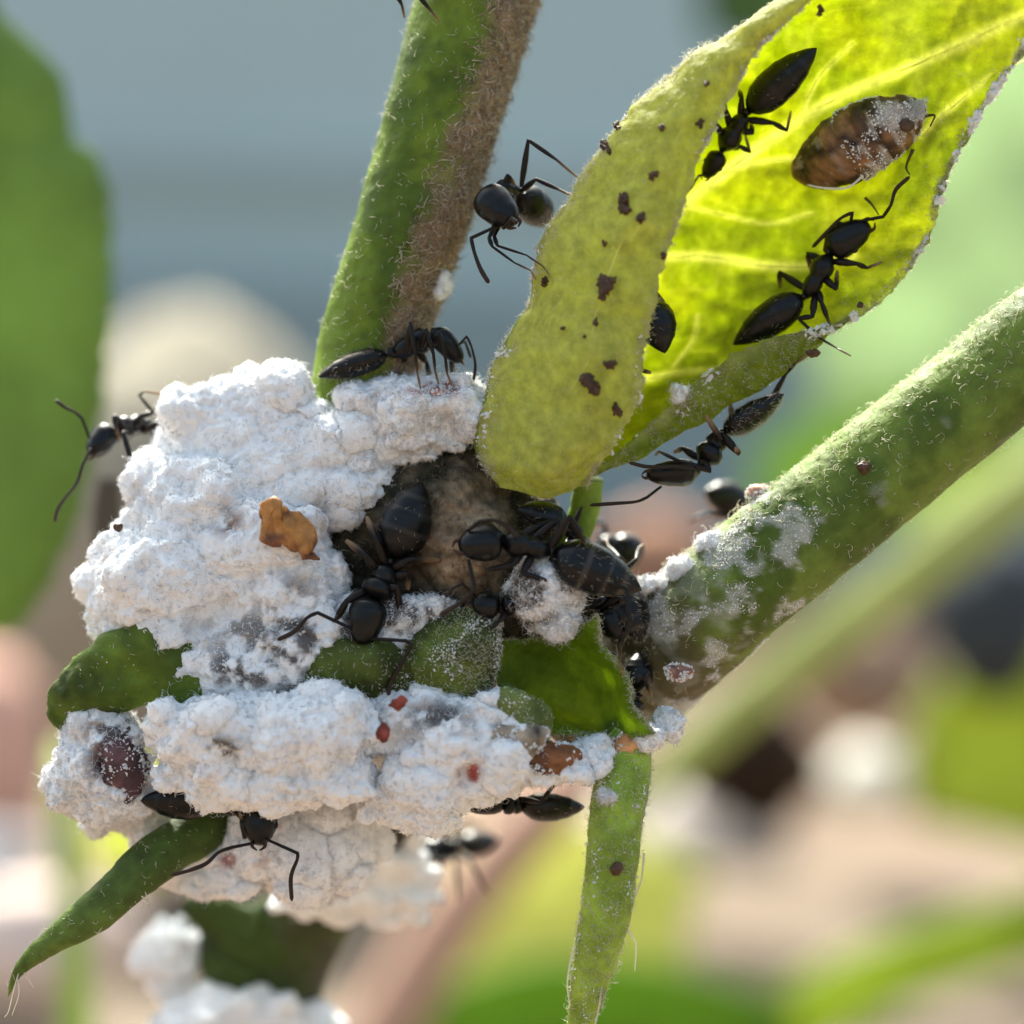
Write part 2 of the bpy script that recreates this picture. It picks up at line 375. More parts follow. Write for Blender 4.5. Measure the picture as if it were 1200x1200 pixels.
def col_up(V, N, t):
    c = mixc((.13, .20, .018), (.07, .12, .012), sstep(-.3, .5, fbm(V, .8, 4)))
    c = c*(1-.0*t[:, None])
    br = sstep(.12, .6, N[:, 0]-.25*N[:, 2]+.22*fbm(V, 1.3, 5, 4))
    c = c*(1-br[:, None])+np.array([.25, .17, .105])*br[:, None]
    sp = sstep(.5, .7, noise(V, 5, 8))*.3
    return c*(1-sp[:, None])+np.array([.04, .035, .015])*sp[:, None]
up_s, uV, uF = stem_part('stem', [(586, -110, 1.6), (561, -10, 1.5), (529, 97, 1.4), (485, 250, 1.4), (440, 385, 1.5), (425, 470, 1.7), (430, 560, 2.2)], [74, 71, 69, 66, 62, 62, 60], col_up, 'upright green stem with a felt of brown hairs down its right side', s=1)
p, N = sample(uV, uF, 24000, lambda p, N: (N[:, 0]-.25*N[:, 2]+.22*fbm(p, 1.3, 5, 4) > .02+.62*rng.random(len(p))) & (N[:, 1] < .5))
hV, hF = hairs(p, N+.7*rng.normal(size=N.shape)+np.array([.2, -.2, .2]), .14+.36*rng.random(len(p))**1.5, .014, 1.8, 6)
t = rng.random(len(p)); hc = np.repeat(mixc((.22, .14, .085), (.95, .84, .66), t), 18, 0)
tag(mk('hair', hV, hF, M['brown_hair'], up_s, hc), 'felt of curly brown hairs', kind='stuff')
p, N = sample(uV, uF, 1500, lambda p, N: N[:, 1] < .3)
hV, hF = hairs(p, N*.5+.6*rng.normal(size=N.shape), .10+.2*rng.random(len(p)), .009, 1.4, 5)
tag(mk('hair', hV, hF, M['pale_hair'], up_s), 'sparse pale hairs', kind='stuff')

def col_right(V, N, t):
    c = mixc((.135, .20, .03), (.075, .12, .016), sstep(-.3, .5, fbm(V, .8, 14)))
    q = proj(V); d = sstep(900, 780, q[:, 0]-.5*(q[:, 1]-720)+60*fbm(V, 1.2, 5))          # grey-brown crust near the node
    c = c*(1-.8*d[:, None])+np.array([.085, .055, .04])*.8*d[:, None]
    f = sstep(.05, .5, fbm(V, 1.4, 17)+.9*sstep(930, 820, q[:, 0])-.7)*.3*sstep(.5, -.5, N[:, 1])
    c = c*(1-f[:, None])+np.array([.42, .43, .39])*f[:, None]
    g = .62*sstep(.0, .45, fbm(V, 1.2, 23, 4)+.3*fbm(V, 5, 29, 3)+.55*np.exp(-((q[:, 0]-848)/45)**2-((q[:, 1]-700)/50)**2)-.3*sstep(880, 960, q[:, 0])-.9*sstep(930, 990, q[:, 0]))*sstep(.5, -.3, N[:, 1])
    return c*(1-g[:, None])+np.array([.55, .55, .51])*g[:, None]
rt_s, rV, rF = stem_part('stem', [(1330, 310, -.3), (1200, 418, 0), (1040, 545, .3), (905, 655, .6), (815, 728, 1.3), (752, 785, 2.9), (680, 840, 4.6)], [64, 65, 66, 68, 73, 74, 66], col_right, 'stout green stem on the right with pale curly hairs and a grey crust at its foot', s=3)
axn = unit(P(1200, 418, 0)-P(810, 730, 0)); topn = unit(np.array([-.62, -.3, .78]))
p, N = sample(rV, rF, 6500, lambda p, N: (N[:, 1] < .35) & (rng.random(len(p)) < .12+.9*sstep(-.1, .8, N@topn)))
hV, hF = hairs(p, N*.35+.8*rng.normal(size=N.shape)-axn*.4, .14+.30*rng.random(len(p)), .0105, 2.4, 7)
tag(mk('hair', hV, hF, M['pale_hair'], rt_s), 'curly pale hairs', kind='stuff')
def patchy(p, N):
    q_ = proj(p); return (N[:, 1] < .4) & (q_[:, 0] < 960) & (q_[:, 0] > 755) & (fbm(p, 1.2, 23, 4)+.55*np.exp(-((q_[:, 0]-848)/45)**2-((q_[:, 1]-700)/50)**2)-.3*sstep(880, 960, q_[:, 0]) > .18)
p, N = sample(rV, rF, 60000, patchy)
cV, cF = crumbs(p, N, .024)
tag(mk('wax_powder', cV, cF, M['fluff'], rt_s, smooth=False), 'white wax powder', kind='stuff')

def col_plain(a, b, s=0):
    return lambda V, N, t: mixc(a, b, sstep(-.3, .5, fbm(V, .9, s)))
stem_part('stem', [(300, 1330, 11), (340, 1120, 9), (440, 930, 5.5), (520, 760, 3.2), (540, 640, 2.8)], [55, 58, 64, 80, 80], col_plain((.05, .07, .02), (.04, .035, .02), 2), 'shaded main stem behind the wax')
stem_part('petiole', [(640, 690, 1.8), (668, 640, 1.4), (684, 600, 1.0), (690, 560, .8)], [18, 17, 17, 18], col_plain((.16, .26, .03), (.20, .30, .04), 2), 'bright green leaf stalk', k=20)

# curled leaf: margin - flap - fold - back - inner - right edge - rolled margin
LR = [
 [(690, 572, -.6), (640, 586, -.7), (585, 572, -.3), (625, 574, .5), (655, 570, .8), (680, 568, .6), (697, 566, .2), (690, 562, 0)],
 [(708, 540, -1.3), (640, 552, -1.6), (563, 530, -.3), (600, 520, 1.0), (680, 522, 1.5), (728, 520, 1.1), (772, 528, .3), (752, 508, -.1)],
 [(746, 478, -1.5), (668, 474, -1.8), (574, 452, -.4), (622, 440, 1.1), (735, 440, 1.7), (795, 446, 1.3), (852, 474, .3), (822, 446, -.2)],
 [(758, 395, -1.6), (682, 390, -1.9), (602, 384, -.5), (650, 370, 1.0), (780, 370, 1.7), (860, 388, 1.3), (930, 428, .2), (895, 400, -.3)],
 [(778, 305, -1.7), (706, 300, -2.0), (634, 298, -.6), (700, 280, .9), (830, 280, 1.5), (920, 310, 1.1), (1000, 358, .1), (1013, 368, 0)],
 [(804, 238, -1.8), (752, 222, -2.1), (683, 205, -.8), (752, 198, .6), (870, 210, 1.2), (985, 238, .6), (1070, 280, -.1), (1083, 290, -.2)],
 [(838, 150, -1.8), (786, 142, -2.1), (740, 130, -1.0), (805, 130, .2), (905, 135, .8), (1025, 158, .2), (1094, 208, -.5), (1107, 216, -.6)],
 [(890, 55, -1.8), (860, 58, -2.0), (822, 62, -1.3), (862, 60, -.2), (945, 55, .3), (1065, 82, -.3), (1138, 124, -1.0), (1151, 131, -1.1)],
 [(958, -10, -1.8), (945, -8, -1.9), (928, -6, -1.6), (945, -10, -.7), (1000, -15, -.3), (1110, 6, -.9), (1196, 48, -1.5), (1209, 53, -1.6)],
 [(1030, -80, -2), (1030, -78, -2), (1025, -80, -1.9), (1035, -85, -1.2), (1080, -90, -.9), (1160, -80, -1.3), (1280, -34, -2.1), (1292, -30, -2.2)],
]
NU, NV = 36, 26
LG = patch(LR, NU, NV); nL, mL, _ = LG.shape
fl = LG.reshape(-1, 3); nf = normals(fl, grid_faces(nL, mL))
fl = fl+nf*(.14*fbm(fl, .7, 31, 3)+.05*np.abs(fbm(fl, 1.5, 33, 2))+.022*fbm(fl, 3.5, 32, 3))[:, None]
LG = fl.reshape(nL, mL, 3)
jag = noise(np.stack([np.arange(nL)*.16, np.zeros(nL), np.zeros(nL)], 1), 1, 5)*.10+noise(np.stack([np.arange(nL)*.5, np.zeros(nL), np.zeros(nL)], 1), 1, 6)*.05
LG[:, 0] += (LG[:, 0]-LG[:, 3])/np.linalg.norm(LG[:, 0]-LG[:, 3], axis=1, keepdims=True)*jag[:, None]
LG[:, -1] += (LG[:, -1]-LG[:, -4])/np.maximum(np.linalg.norm(LG[:, -1]-LG[:, -4], axis=1, keepdims=True), .01)*jag[::-1][:, None]
lp = proj(LG.reshape(-1, 3)).reshape(nL, mL, 2)
inner = slice(NV*3+7, NV*6+1); flap = slice(0, NV*2)
def on_leaf(px, py, sl_=inner):
    d = (lp[:, sl_, 0]-px)**2+(lp[:, sl_, 1]-py)**2
    i = np.unravel_index(np.argmin(d), d.shape); y = LG[:, sl_][i][1]; return y
def LY(px, py, off=0, sl_=inner): return (px, py, on_leaf(px, py, sl_)-.06-off)
veins = [([(1215, 12), (1120, 55), (1040, 90), (975, 118), (900, 165), (845, 205), (800, 240), (775, 275), (762, 330), (745, 420)], 5),
         ([(760, 305), (800, 300), (845, 303), (900, 312), (950, 312), (1000, 300)], 4), ([(745, 446), (800, 437), (850, 433), (890, 418)], 3),
         ([(1200, 70), (1160, 92), (1110, 130), (1080, 160)], 3), ([(845, 205), (890, 190), (930, 185)], 2.5), ([(800, 240), (840, 250), (900, 262), (950, 250)], 2),
         ([(790, 430), (812, 400), (818, 370)], 1.8), ([(940, 130), (960, 90), (1000, 50)], 2)]
fveins = [([(660, 470), (690, 420), (700, 360), (730, 280), (765, 215), (800, 150)], 3), ([(700, 265), (718, 275), (740, 278), (752, 262), (775, 268)], 3.5), ([(650, 440), (640, 400), (650, 360)], 2), ([(690, 420), (735, 410)], 2)]
def line_mask(sl_, vs_):
    m_ = np.zeros((nL, mL))
    for pts, wd in vs_:
        A = cat_rom(np.array(pts, float), 12)
        for a in A: m_[:, sl_] = np.maximum(m_[:, sl_], np.exp(-((lp[:, sl_, 0]-a[0])**2+(lp[:, sl_, 1]-a[1])**2)/(wd*1.5)**2))
    return m_
vm = np.maximum(line_mask(inner, veins), line_mask(flap, fveins)*.6).reshape(-1)
flat = LG.reshape(-1, 3)
net = np.maximum(sstep(.11, .0, np.abs(noise(flat, .9, 61))), np.maximum(.7*sstep(.13, 0, np.abs(noise(flat, 1.7, 62))), .5*sstep(.2, 0, np.abs(noise(flat, 3.4, 63)))))
vm = np.maximum(vm, net*.22)
lV, lF, lN = sheet(LG, .055)
vcol = np.arange(mL)/NV
lc = np.tile(np.array([.20, .26, .035]), (nL*mL, 1))
vv = np.tile(vcol, nL); edge = np.maximum(sstep(.16, 0, vv), sstep(6.55, 6.9, vv)*(.5+.5*sstep(-.2, .3, noise(flat, 1.5, 77))))
foldc = np.exp(-((vv-2)/.35)**2)*.5
lc = lc*(1-edge[:, None]*.7)+np.array([.55, .56, .36])*edge[:, None]*.7
lc = lc*(1-foldc[:, None])+np.array([.36, .40, .16])*foldc[:, None]
lc = lc*(1-.6*vm[:, None])+np.array([.55, .56, .20])*.6*vm[:, None]
vv2 = vv < 2
lc = np.where(vv2[:, None], lc*.4+np.array([.58, .56, .24])*.6, lc)
lt = mixc((.57, .615, .010), (.47, .54, .006), sstep(-.4, .4, fbm(flat, .7, 66)))
lt = lt*(1-vm[:, None])+np.array([1.0, 1.0, .42])*vm[:, None]
lt = np.where(vv2[:, None], lt*.2+np.array([.99, .96, .34])*.8, lt)
lV[:nL*mL] += lN.reshape(-1, 3)*.02*vm[:, None]; lV[nL*mL:] -= lN.reshape(-1, 3)*.02*vm[:, None]
leaf = mk('leaf', lV, lF, M['leaf'], plant, np.concatenate([lc, lc]), tr=np.concatenate([lt, lt])); leaf['label'] = 'curled translucent yellow-green leaf with its left side folded over'
for pts, wd in veins:
    A = cat_rom(np.array([LY(x, y, -.045) for x, y in pts]), 8)
    A = np.array([P(*a) for a in A]); A = A+.02*np.stack([noise(A, 3, 1), 0*A[:, 0], noise(A, 3, 2)], 1)
    V, F = tube(A, np.linspace(wd, wd*.4, len(A))/170, rb=.03, k=8)
    mk('vein', V, F, M['vein'], leaf)
for pts, wd in fveins:
    A = cat_rom(np.array([LY(x, y, -.04, flap) for x, y in pts]), 8); A = np.array([P(*a) for a in A])
    V, F = tube(A, np.linspace(wd, wd*.5, len(A))/150, rb=.02, k=8); mk('vein', V, F, M['vein'], leaf)
# fuzz: margins, fold line and faces
fz = []
def grid_pts(n, lo, hi):
    i = rng.integers(0, nL-1, n); j = np.clip((rng.uniform(lo, hi, n)*NV).astype(int), 0, mL-1)
    return LG[i, j]+.03*rng.normal(size=(n, 3)), lN[i, j]
for lo, hi, n_, ln in ((0, .12, 1800, .12), (1.7, 2.3, 5200, .15), (6.3, 7, 3200, .14), (0, 2, 3000, .09), (5.5, 6.4, 900, .10)):
    p, N = grid_pts(n_, lo, hi)
    sgn = np.where((N[:, 1] > 0), -1, 1)[:, None]
    if hi-lo < .8: ck = fbm(p, 1.3, 45, 3) > -.05; p, N = p[ck], N[ck]; n_ = len(p); sgn_ = None
    sgn = np.where((N[:, 1] > 0), -1, 1)[:, None]
    fz.append(hairs(p, N*sgn*.6+.7*rng.normal(size=N.shape)+np.array([-.25, -.1, .1])*(1 if lo > 1 and hi < 3 else 0), ln*(.6+1.3*rng.random(n_)), .009, 1.5, 5))
hV, hF = merge(fz)
tag(mk('hair', hV, hF[0], M['pale_hair'], leaf), 'short pale fuzz', kind='stuff')
p1, N1 = grid_pts(2600, 1.8, 2.2); p2, N2 = grid_pts(2600, 6.5, 7); p3, N3 = grid_pts(1200, 0, .15)
p = np.concatenate([p1, p2, p3]); N = np.concatenate([N1, N2, N3]); cl = fbm(p, 1.2, 44) > .05
cV, cF = crumbs(p[cl], N[cl], .032+.085*np.clip(fbm(p[cl], 2.2, 46), 0, 1)[:, None])
tag(mk('wax_powder', cV, cF, M['fluff'], leaf, smooth=False), 'white wax grains along the fold', kind='stuff')

# sprouts
def sprout(path, ra, rb, c1, c2, label, s, nh):
    A = smooth_path(path, 16); t = np.linspace(0, 1, len(A)); f = lambda r: np.interp(t, np.linspace(0, 1, len(r)), r)/50
    V, F = tube(A, f(ra), f(rb), k=32); N = normals(V, F[0])
    V = V+N*(.035*fbm(V, 1.2, s, 4)+.012*fbm(V, 5, s+3, 2))[:, None]
    tt = np.concatenate([np.repeat(t, 32), [0, 1]])
    c = mixc(c1, c2, tt)*(1+.35*fbm(V, 1.5, s+1))[:, None]
    o = mk('sprout', V, F, M['green_lobe'], plant, c); o['label'] = label
    p, N = sample(V, F, nh, lambda p, N: N[:, 1] < .6)
    hV, hF = hairs(p, N*.6+.6*rng.normal(size=N.shape)+np.array([0, 0, -.4]), .08+.2*rng.random(len(p)), .009, 1.5, 5)
    tag(mk('hair', hV, hF, M['pale_hair'], o), 'pale hairs', kind='stuff')
    return o, V, F
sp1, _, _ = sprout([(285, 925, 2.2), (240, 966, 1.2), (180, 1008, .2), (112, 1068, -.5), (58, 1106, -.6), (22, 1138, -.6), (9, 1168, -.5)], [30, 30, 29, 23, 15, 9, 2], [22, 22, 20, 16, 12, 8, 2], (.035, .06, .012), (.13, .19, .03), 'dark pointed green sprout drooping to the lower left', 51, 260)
sp2, sV, sF = sprout([(735, 855, .2), (732, 900, -.4), (722, 960, -.8), (716, 1020, -.9), (706, 1090, -.8), (693, 1150, -.6), (680, 1200, -.5), (662, 1290, -.4)], [26, 33, 31, 30, 29, 22, 16, 12], [26, 26, 24, 24, 22, 20, 16, 14], (.24, .36, .04), (.30, .40, .045), 'straight light green sprout hanging down with white fuzz', 52, 3200)
p, N = sample(sV, sF, 1500, lambda p, N: (N[:, 1] < .3) & (fbm(p, 2.2, 71) > .22))
cV, cF = crumbs(p, N, .035); tag(mk('wax_powder', cV, cF, M['fluff'], sp2, smooth=False), 'white wax grains', kind='stuff')
fib = []
for pts in ([(22, 1140), (16, 1160), (10, 1185), (5, 1192)], [(20, 1145), (22, 1165), (14, 1190)], [(120, 1085), (114, 1094), (112, 1080)], [(28, 1140), (40, 1158)], [(166, 1050), (175, 1060), (170, 1045)]):
    A = cat_rom(PA([(x, y, -.7) for x, y in pts]), 6); fib.append(tube(A, np.linspace(.018, .008, len(A)), k=5))
V, F = merge(fib); tag(mk('hair', V, F, M['pale_hair'], sp1), 'long hairs at the tip', kind='stuff')
fib = []
for pts in ([(735, 1090), (745, 1105), (744, 1138)], [(706, 1145), (702, 1180), (695, 1210)], [(685, 1040), (682, 1060), (684, 1075)], [(672, 1110), (665, 1150), (668, 1180)], [(755, 1000), (752, 1030), (745, 1050)]):
    A = cat_rom(PA([(x, y, -.9) for x, y in pts]), 6); fib.append(tube(A, np.linspace(.03, .014, len(A)), k=5))
V, F = merge(fib); tag(mk('hair', V, F, M['pale_hair'], sp2), 'long stray hairs', kind='stuff')

# green lobes between the wax
def lobe(path, ra, rb, c, label, s, nh=400):
    A = smooth_path(path, 14); t = np.linspace(0, 1, len(A)); f = lambda r: np.interp(t, np.linspace(0, 1, len(r)), r)/50
    V, F = tube(A, f(ra), f(rb), k=40); N = normals(V, F[0])
    V = V+N*(.20*fbm(V, .7, s, 4)+.06*fbm(V, 2.6, s+3, 4))[:, None]
    cc = np.asarray(c)[None]*(1+.5*fbm(V, 1.3, s+1))[:, None]
    o = mk('leaf_base', V, F, M['green_lobe'], plant, cc); o['label'] = label
    p, N = sample(V, F, nh, lambda p, N: N[:, 1] < .2)
    hV, hF = hairs(p, N*.6+.8*rng.normal(size=N.shape), .07+.16*rng.random(len(p)), .009, 1.6, 5)
    tag(mk('hair', hV, hF, M['pale_hair'], o), 'pale hairs', kind='stuff')
    p, N = sample(V, F, nh*2, lambda p, N: (N[:, 1] < .2) & (fbm(p, 1.1, s+7, 4) > .28))
    if len(p) > 20:
        cV, cF = crumbs(p, N, .028); tag(mk('wax_powder', cV, cF, M['fluff'], o, smooth=False), 'white wax dust', kind='stuff')
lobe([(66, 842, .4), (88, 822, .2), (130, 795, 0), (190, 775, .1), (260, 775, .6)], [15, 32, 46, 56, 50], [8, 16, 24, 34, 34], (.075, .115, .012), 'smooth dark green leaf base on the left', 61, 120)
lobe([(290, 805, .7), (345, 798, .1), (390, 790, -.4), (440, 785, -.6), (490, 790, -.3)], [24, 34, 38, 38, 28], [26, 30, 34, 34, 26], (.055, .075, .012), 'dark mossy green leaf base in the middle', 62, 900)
PR = [[(455, 770, -.3), (462, 790, -.6), (470, 806, -.5), (478, 818, -.1)], [(490, 736, -.4), (495, 765, -.95), (505, 792, -1.0), (515, 812, -.6)],
      [(535, 716, -.5), (540, 750, -1.2), (548, 785, -1.25), (550, 812, -.9)], [(570, 712, -.5), (574, 742, -1.1), (576, 775, -1.15), (568, 806, -.9)], [(586, 722, -.4), (586, 745, -.8), (583, 778, -.9), (574, 802, -.8)]]
G = patch(PR, 12, 14); qv = G.reshape(-1, 3); G = (qv+np.stack([.05*fbm(qv, 2.0, 1), .16*fbm(qv, 1.0, 2, 4)+.05*fbm(qv, 3.5, 5, 3), .05*fbm(qv, 2.0, 3)], 1)).reshape(G.shape)
V, F, _ = sheet(G, .14)
cc = mixc((.10, .135, .02), (.045, .06, .012), sstep(-.25, .35, fbm(V, 1.2, 63, 4)))
pl = mk('leaf_base', V, F, M['green_lobe'], plant, cc); pl['label'] = 'fuzzy olive green leaf piece with a ragged edge under the ants'
p, N = sample(V, [F[0]], 2600); N = N*np.where(N[:, 1:2] > 0, -1, 1)
ck = rng.random(len(p)) < .25+.75*sstep(510, 575, proj(p)[:, 0]); hV, hF = hairs(p[ck], N[ck]*.6+.8*rng.normal(size=N[ck].shape), .07+.17*rng.random(ck.sum()), .0085, 1.7, 5)
tag(mk('hair', hV, hF, M['pale_hair'], pl), 'pale hairs', kind='stuff')
ck = (fbm(p, 1.1, 70, 4) > .42) | (proj(p)[:, 0] > 578); cV, cF = crumbs(p[ck], N[ck], .028); tag(mk('wax_powder', cV, cF, M['fluff'], pl, smooth=False), 'white wax dust', kind='stuff')
lobe([(560, 830, -1.0), (590, 822, -1.4), (620, 838, -1.2), (636, 854, -.7)], [7, 15, 16, 8], [9, 14, 14, 8], (.16, .2, .05), 'small pale green leaf base beside the torn leaf', 64, 300)
# torn cupped leaf
CR = [[(575, 752, -.6), (620, 748, -.3), (655, 748, -.3), (682, 735, -.6), (700, 722, -1.2)],
      [(582, 785, -.4), (625, 780, .3), (660, 775, .4), (690, 765, 0), (706, 760, -.9)],
      [(590, 815, -.4), (640, 810, .5), (680, 805, .5), (715, 800, -.1), (736, 793, -1.0)],
      [(620, 838, -.5), (660, 838, .4), (695, 835, .4), (725, 832, -.3), (742, 828, -1.1)],
      [(655, 858, -.8), (690, 862, -.4), (715, 864, -.3), (740, 864, -.6), (768, 860, -1.2)]]
G = patch(CR, 10, 10); q = G.reshape(-1, 3); G = (q+.05*np.stack([fbm(q, 2.2, 1), fbm(q, 1.2, 2), fbm(q, 2.2, 3)], 1)).reshape(G.shape)
cuV, cuF, cuN = sheet(G, .12)
cup = mk('torn_leaf', cuV, cuF, M['cup'], plant); cup['label'] = 'small torn cupped leaf, bright green where light comes through'
q = np.concatenate([G[:, -1], G[:, -1], G[-1], G[0]]); q = np.repeat(q, 9, 0)+.04*rng.normal(size=(len(q)*9, 3))
hV, hF = hairs(q, rng.normal(size=q.shape)+np.array([.3, -.6, .2]), .05+.1*rng.random(len(q)), .008, 1.4, 5)
tag(mk('hair', hV, hF, M['pale_hair'], cup), 'pale fringe', kind='stuff')

# dry brown node
V, F = blob([(505, 610, 1.1, 100, 85, 70), (545, 640, .9, 70, 80, 60), (450, 640, 1.5, 70, 80, 60), (480, 560, 1.4, 70, 45, 50), (560, 570, 1.3, 55, 50, 50), (600, 620, 1.6, 50, 60, 50), (600, 690, 1.5, 90, 60, 50), (690, 715, 3.2, 50, 70, 40), (520, 720, 1.2, 110, 60, 60), (430, 720, 1.2, 90, 70, 50)], .07)
N = normals(V, F); V = V+N*(.16*fbm(V, .9, 81, 4)+.09*np.abs(fbm(V, 3.2, 82, 3)))[:, None]
q = proj(V)
tan = np.exp(-(((q[:, 0]-548)/50)**2+((q[:, 1]-620)/62)**2)**1.5)+.5*np.exp(-(((q[:, 0]-520)/60)**2+((q[:, 1]-680)/25)**2))
c = mixc((.030, .028, .017), (.29, .21, .135), np.clip(tan+.25*fbm(V, 1.6, 83), 0, 1))  # base tone darkened to put extra shade into the hollow
c = c*(1+.5*fbm(V, 5, 84, 3))[:, None]
node = mk('bark_node', V, F, M['bark'], plant, np.clip(c, .01, 1)); node['label'] = 'dry tan and grey-brown swollen node'
p, N = sample(V, F, 6500, lambda p, N: N[:, 1] < .2)
hV, hF = hairs(p, N*.3+rng.normal(size=N.shape), .08+.2*rng.random(len(p)), .011, 1.2, 4)
t = rng.random(len(p)); tag(mk('hair', hV, hF, M['brown_hair'], node, np.repeat(mixc((.10, .075, .05), (.50, .40, .28), t**2), 12, 0)), 'dry fibres', kind='stuff')

# ------------------------------------------------------------------ cottony wax
def wax(label, balls, seed, voxel=.055, amp=1.0, ncr=9000, nfib=2500, dirt_hollow=None, group='white cottony wax clumps', cr=.040):
    ncr = int(ncr*.6); nfib = int(nfib*1.8)
    if balls[0][2] > 5:                                     # the far tufts: break the outline up with small satellites
        balls = balls+[(b[0]+b[3]*.9*math.cos(a), b[1]+b[4]*.9*math.sin(a), b[2]-.3*(a % 1), b[3]*(.2+.2*(a*7 % 1)), b[4]*(.22+.2*(a*5 % 1)), b[5]*.3) for b in balls for a in (.3, 1.1, 1.9, 2.7, 3.6, 4.4, 5.1, 5.9)]
    elif voxel >= .05:
        r_ = np.random.default_rng(seed); ex = []
        for b in balls:
            for a in r_.random(5)*6.283:
                k_ = .22+.2*r_.random(); ex.append((b[0]+b[3]*.86*math.cos(a), b[1]+b[4]*.86*math.sin(a), b[2]-.012*b[5]*r_.random(), b[3]*k_, max(b[4]*k_, 7), b[5]*k_))
        balls = balls+ex
    V, F = blob(balls, voxel)
    N = normals(V, F)
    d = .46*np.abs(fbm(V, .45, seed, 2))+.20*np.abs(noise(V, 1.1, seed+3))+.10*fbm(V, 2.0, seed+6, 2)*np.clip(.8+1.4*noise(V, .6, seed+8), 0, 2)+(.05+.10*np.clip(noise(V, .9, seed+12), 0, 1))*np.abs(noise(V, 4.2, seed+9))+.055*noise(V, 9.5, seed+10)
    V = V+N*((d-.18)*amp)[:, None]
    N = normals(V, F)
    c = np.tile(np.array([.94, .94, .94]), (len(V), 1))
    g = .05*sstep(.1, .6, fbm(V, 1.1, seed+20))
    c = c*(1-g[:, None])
    if dirt_hollow is not None:
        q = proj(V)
        for (px, py, rx, ry, k, dc) in dirt_hollow:
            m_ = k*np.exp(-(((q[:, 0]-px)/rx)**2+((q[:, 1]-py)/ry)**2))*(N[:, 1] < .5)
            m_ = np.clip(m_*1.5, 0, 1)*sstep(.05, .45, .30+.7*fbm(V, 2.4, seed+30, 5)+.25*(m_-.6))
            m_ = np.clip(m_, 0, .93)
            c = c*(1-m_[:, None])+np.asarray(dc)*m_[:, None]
    o = mk('wax_clump', V, F, M['wax'], None, c); tag(o, label, 'wax', group)
    p, N = sample(V, F, ncr, lambda p, N: (N[:, 1] < .45))
    k = fbm(p, 1.5, seed+40) > -.25
    if k.sum() < 20: k[:] = True
    cV, cF = crumbs(p[k], N[k], cr)
    tag(mk('wax_grain', cV, cF, M['fluff'], o, smooth=False), kind='stuff')
    p, N = sample(V, F, nfib, lambda p, N: (N[:, 1] < .5))
    hV, hF = hairs(p, N*.8+.8*rng.normal(size=N.shape), .08+.20*rng.random(len(p))+.25*rng.random(len(p))**6, .0095, 2.0, 4)
    tag(mk('wax_fibre', hV, hF, M['fluff'], o), kind='stuff')
    return V, F
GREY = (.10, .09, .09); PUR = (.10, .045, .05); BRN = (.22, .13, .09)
wax('biggest bright white cottony wax clump, left of the ants', [(288, 518, 1.4, 88, 76, 68), (228, 568, 1.6, 56, 62, 56), (330, 560, .9, 80, 70, 60), (240, 602, .8, 85, 72, 68), (178, 645, 1.3, 50, 56, 56), (270, 620, 3.0, 110, 110, 70), (150, 690, 1.2, 58, 62, 55), (215, 680, .5, 90, 65, 65), (300, 640, .2, 80, 55, 60), (330, 690, .2, 75, 60, 55), (385, 545, 1.0, 55, 55, 50), (430, 555, .9, 45, 40, 45), (284, 470, 1.8, 38, 30, 38), (264, 512, 1.9, 40, 34, 44), (310, 480, 1.6, 50, 40, 45), (310, 735, .3, 80, 45, 50), (250, 782, -.1, 40, 34, 36), (300, 782, -.3, 50, 34, 38), (345, 760, -.3, 46, 34, 36), (375, 735, -.2, 40, 30, 34), (175, 735, 1.0, 70, 30, 45)],  # large rear ball is unseen bulk, added to shade the wax below
    100, .055, ncr=26000, nfib=6000, dirt_hollow=[(345, 690, 36, 22, .45, GREY), (360, 755, 56, 40, .9, GREY), (290, 785, 60, 30, .8, GREY), (300, 735, 60, 22, .5, GREY), (385, 600, 20, 50, .4, (.30, .22, .2)), (268, 612, 22, 18, .6, BRN)])
wax('small white wax cushion under the ant at the foot of the upright stem', [(490, 480, .6, 75, 38, 50), (450, 490, .7, 45, 36, 45), (540, 480, .5, 38, 36, 40), (430, 530, .9, 45, 32, 40), (400, 510, 1.0, 40, 28, 40), (490, 515, .7, 55, 22, 40), (550, 462, .8, 22, 20, 25)],
    200, .05, ncr=12000, nfib=3000, dirt_hollow=[(515, 455, 34, 9, 1.3, (.34, .11, .09)), (428, 520, 10, 8, 1, BRN)])
wax('leftmost white wax clump around a purple mealybug', [(118, 895, .4, 46, 50, 45), (98, 915, .5, 32, 40, 38), (140, 925, .6, 55, 42, 45), (120, 870, .5, 50, 36, 40), (165, 955, 1.7, 60, 26, 36)],
    300, .05, ncr=9000, nfib=3000, dirt_hollow=[(140, 890, 36, 42, 1.1, PUR), (140, 855, 40, 16, .7, GREY)])
wax('long white wax ledge in the lower middle, above the antennaed black head', [(228, 862, -.6, 50, 44, 48), (250, 880, -.8, 50, 40, 48), (310, 862, -1.0, 70, 40, 52), (370, 866, -1.2, 62, 50, 50), (405, 850, -1.1, 42, 36, 40), (285, 910, -.5, 80, 34, 50), (345, 915, -.9, 60, 36, 45), (400, 905, -1.0, 42, 38, 40), (300, 830, -.6, 40, 16, 30), (215, 900, -.4, 34, 22, 34), (330, 868, 1.2, 95, 34, 60), (400, 860, 2.6, 80, 40, 60), (290, 850, 2.6, 80, 40, 60)],  # deep rear balls are hidden, added to keep sun off the lower clump
    400, .05, ncr=14000, nfib=4000, dirt_hollow=[(250, 880, 30, 15, 1.2, (.10, .08, .06)), (222, 868, 14, 16, 1.1, (.35, .18, .10)), (310, 905, 50, 24, .25, (.5, .47, .42))])  # dark brown patch paints the darkness of a hollow into the wax colour
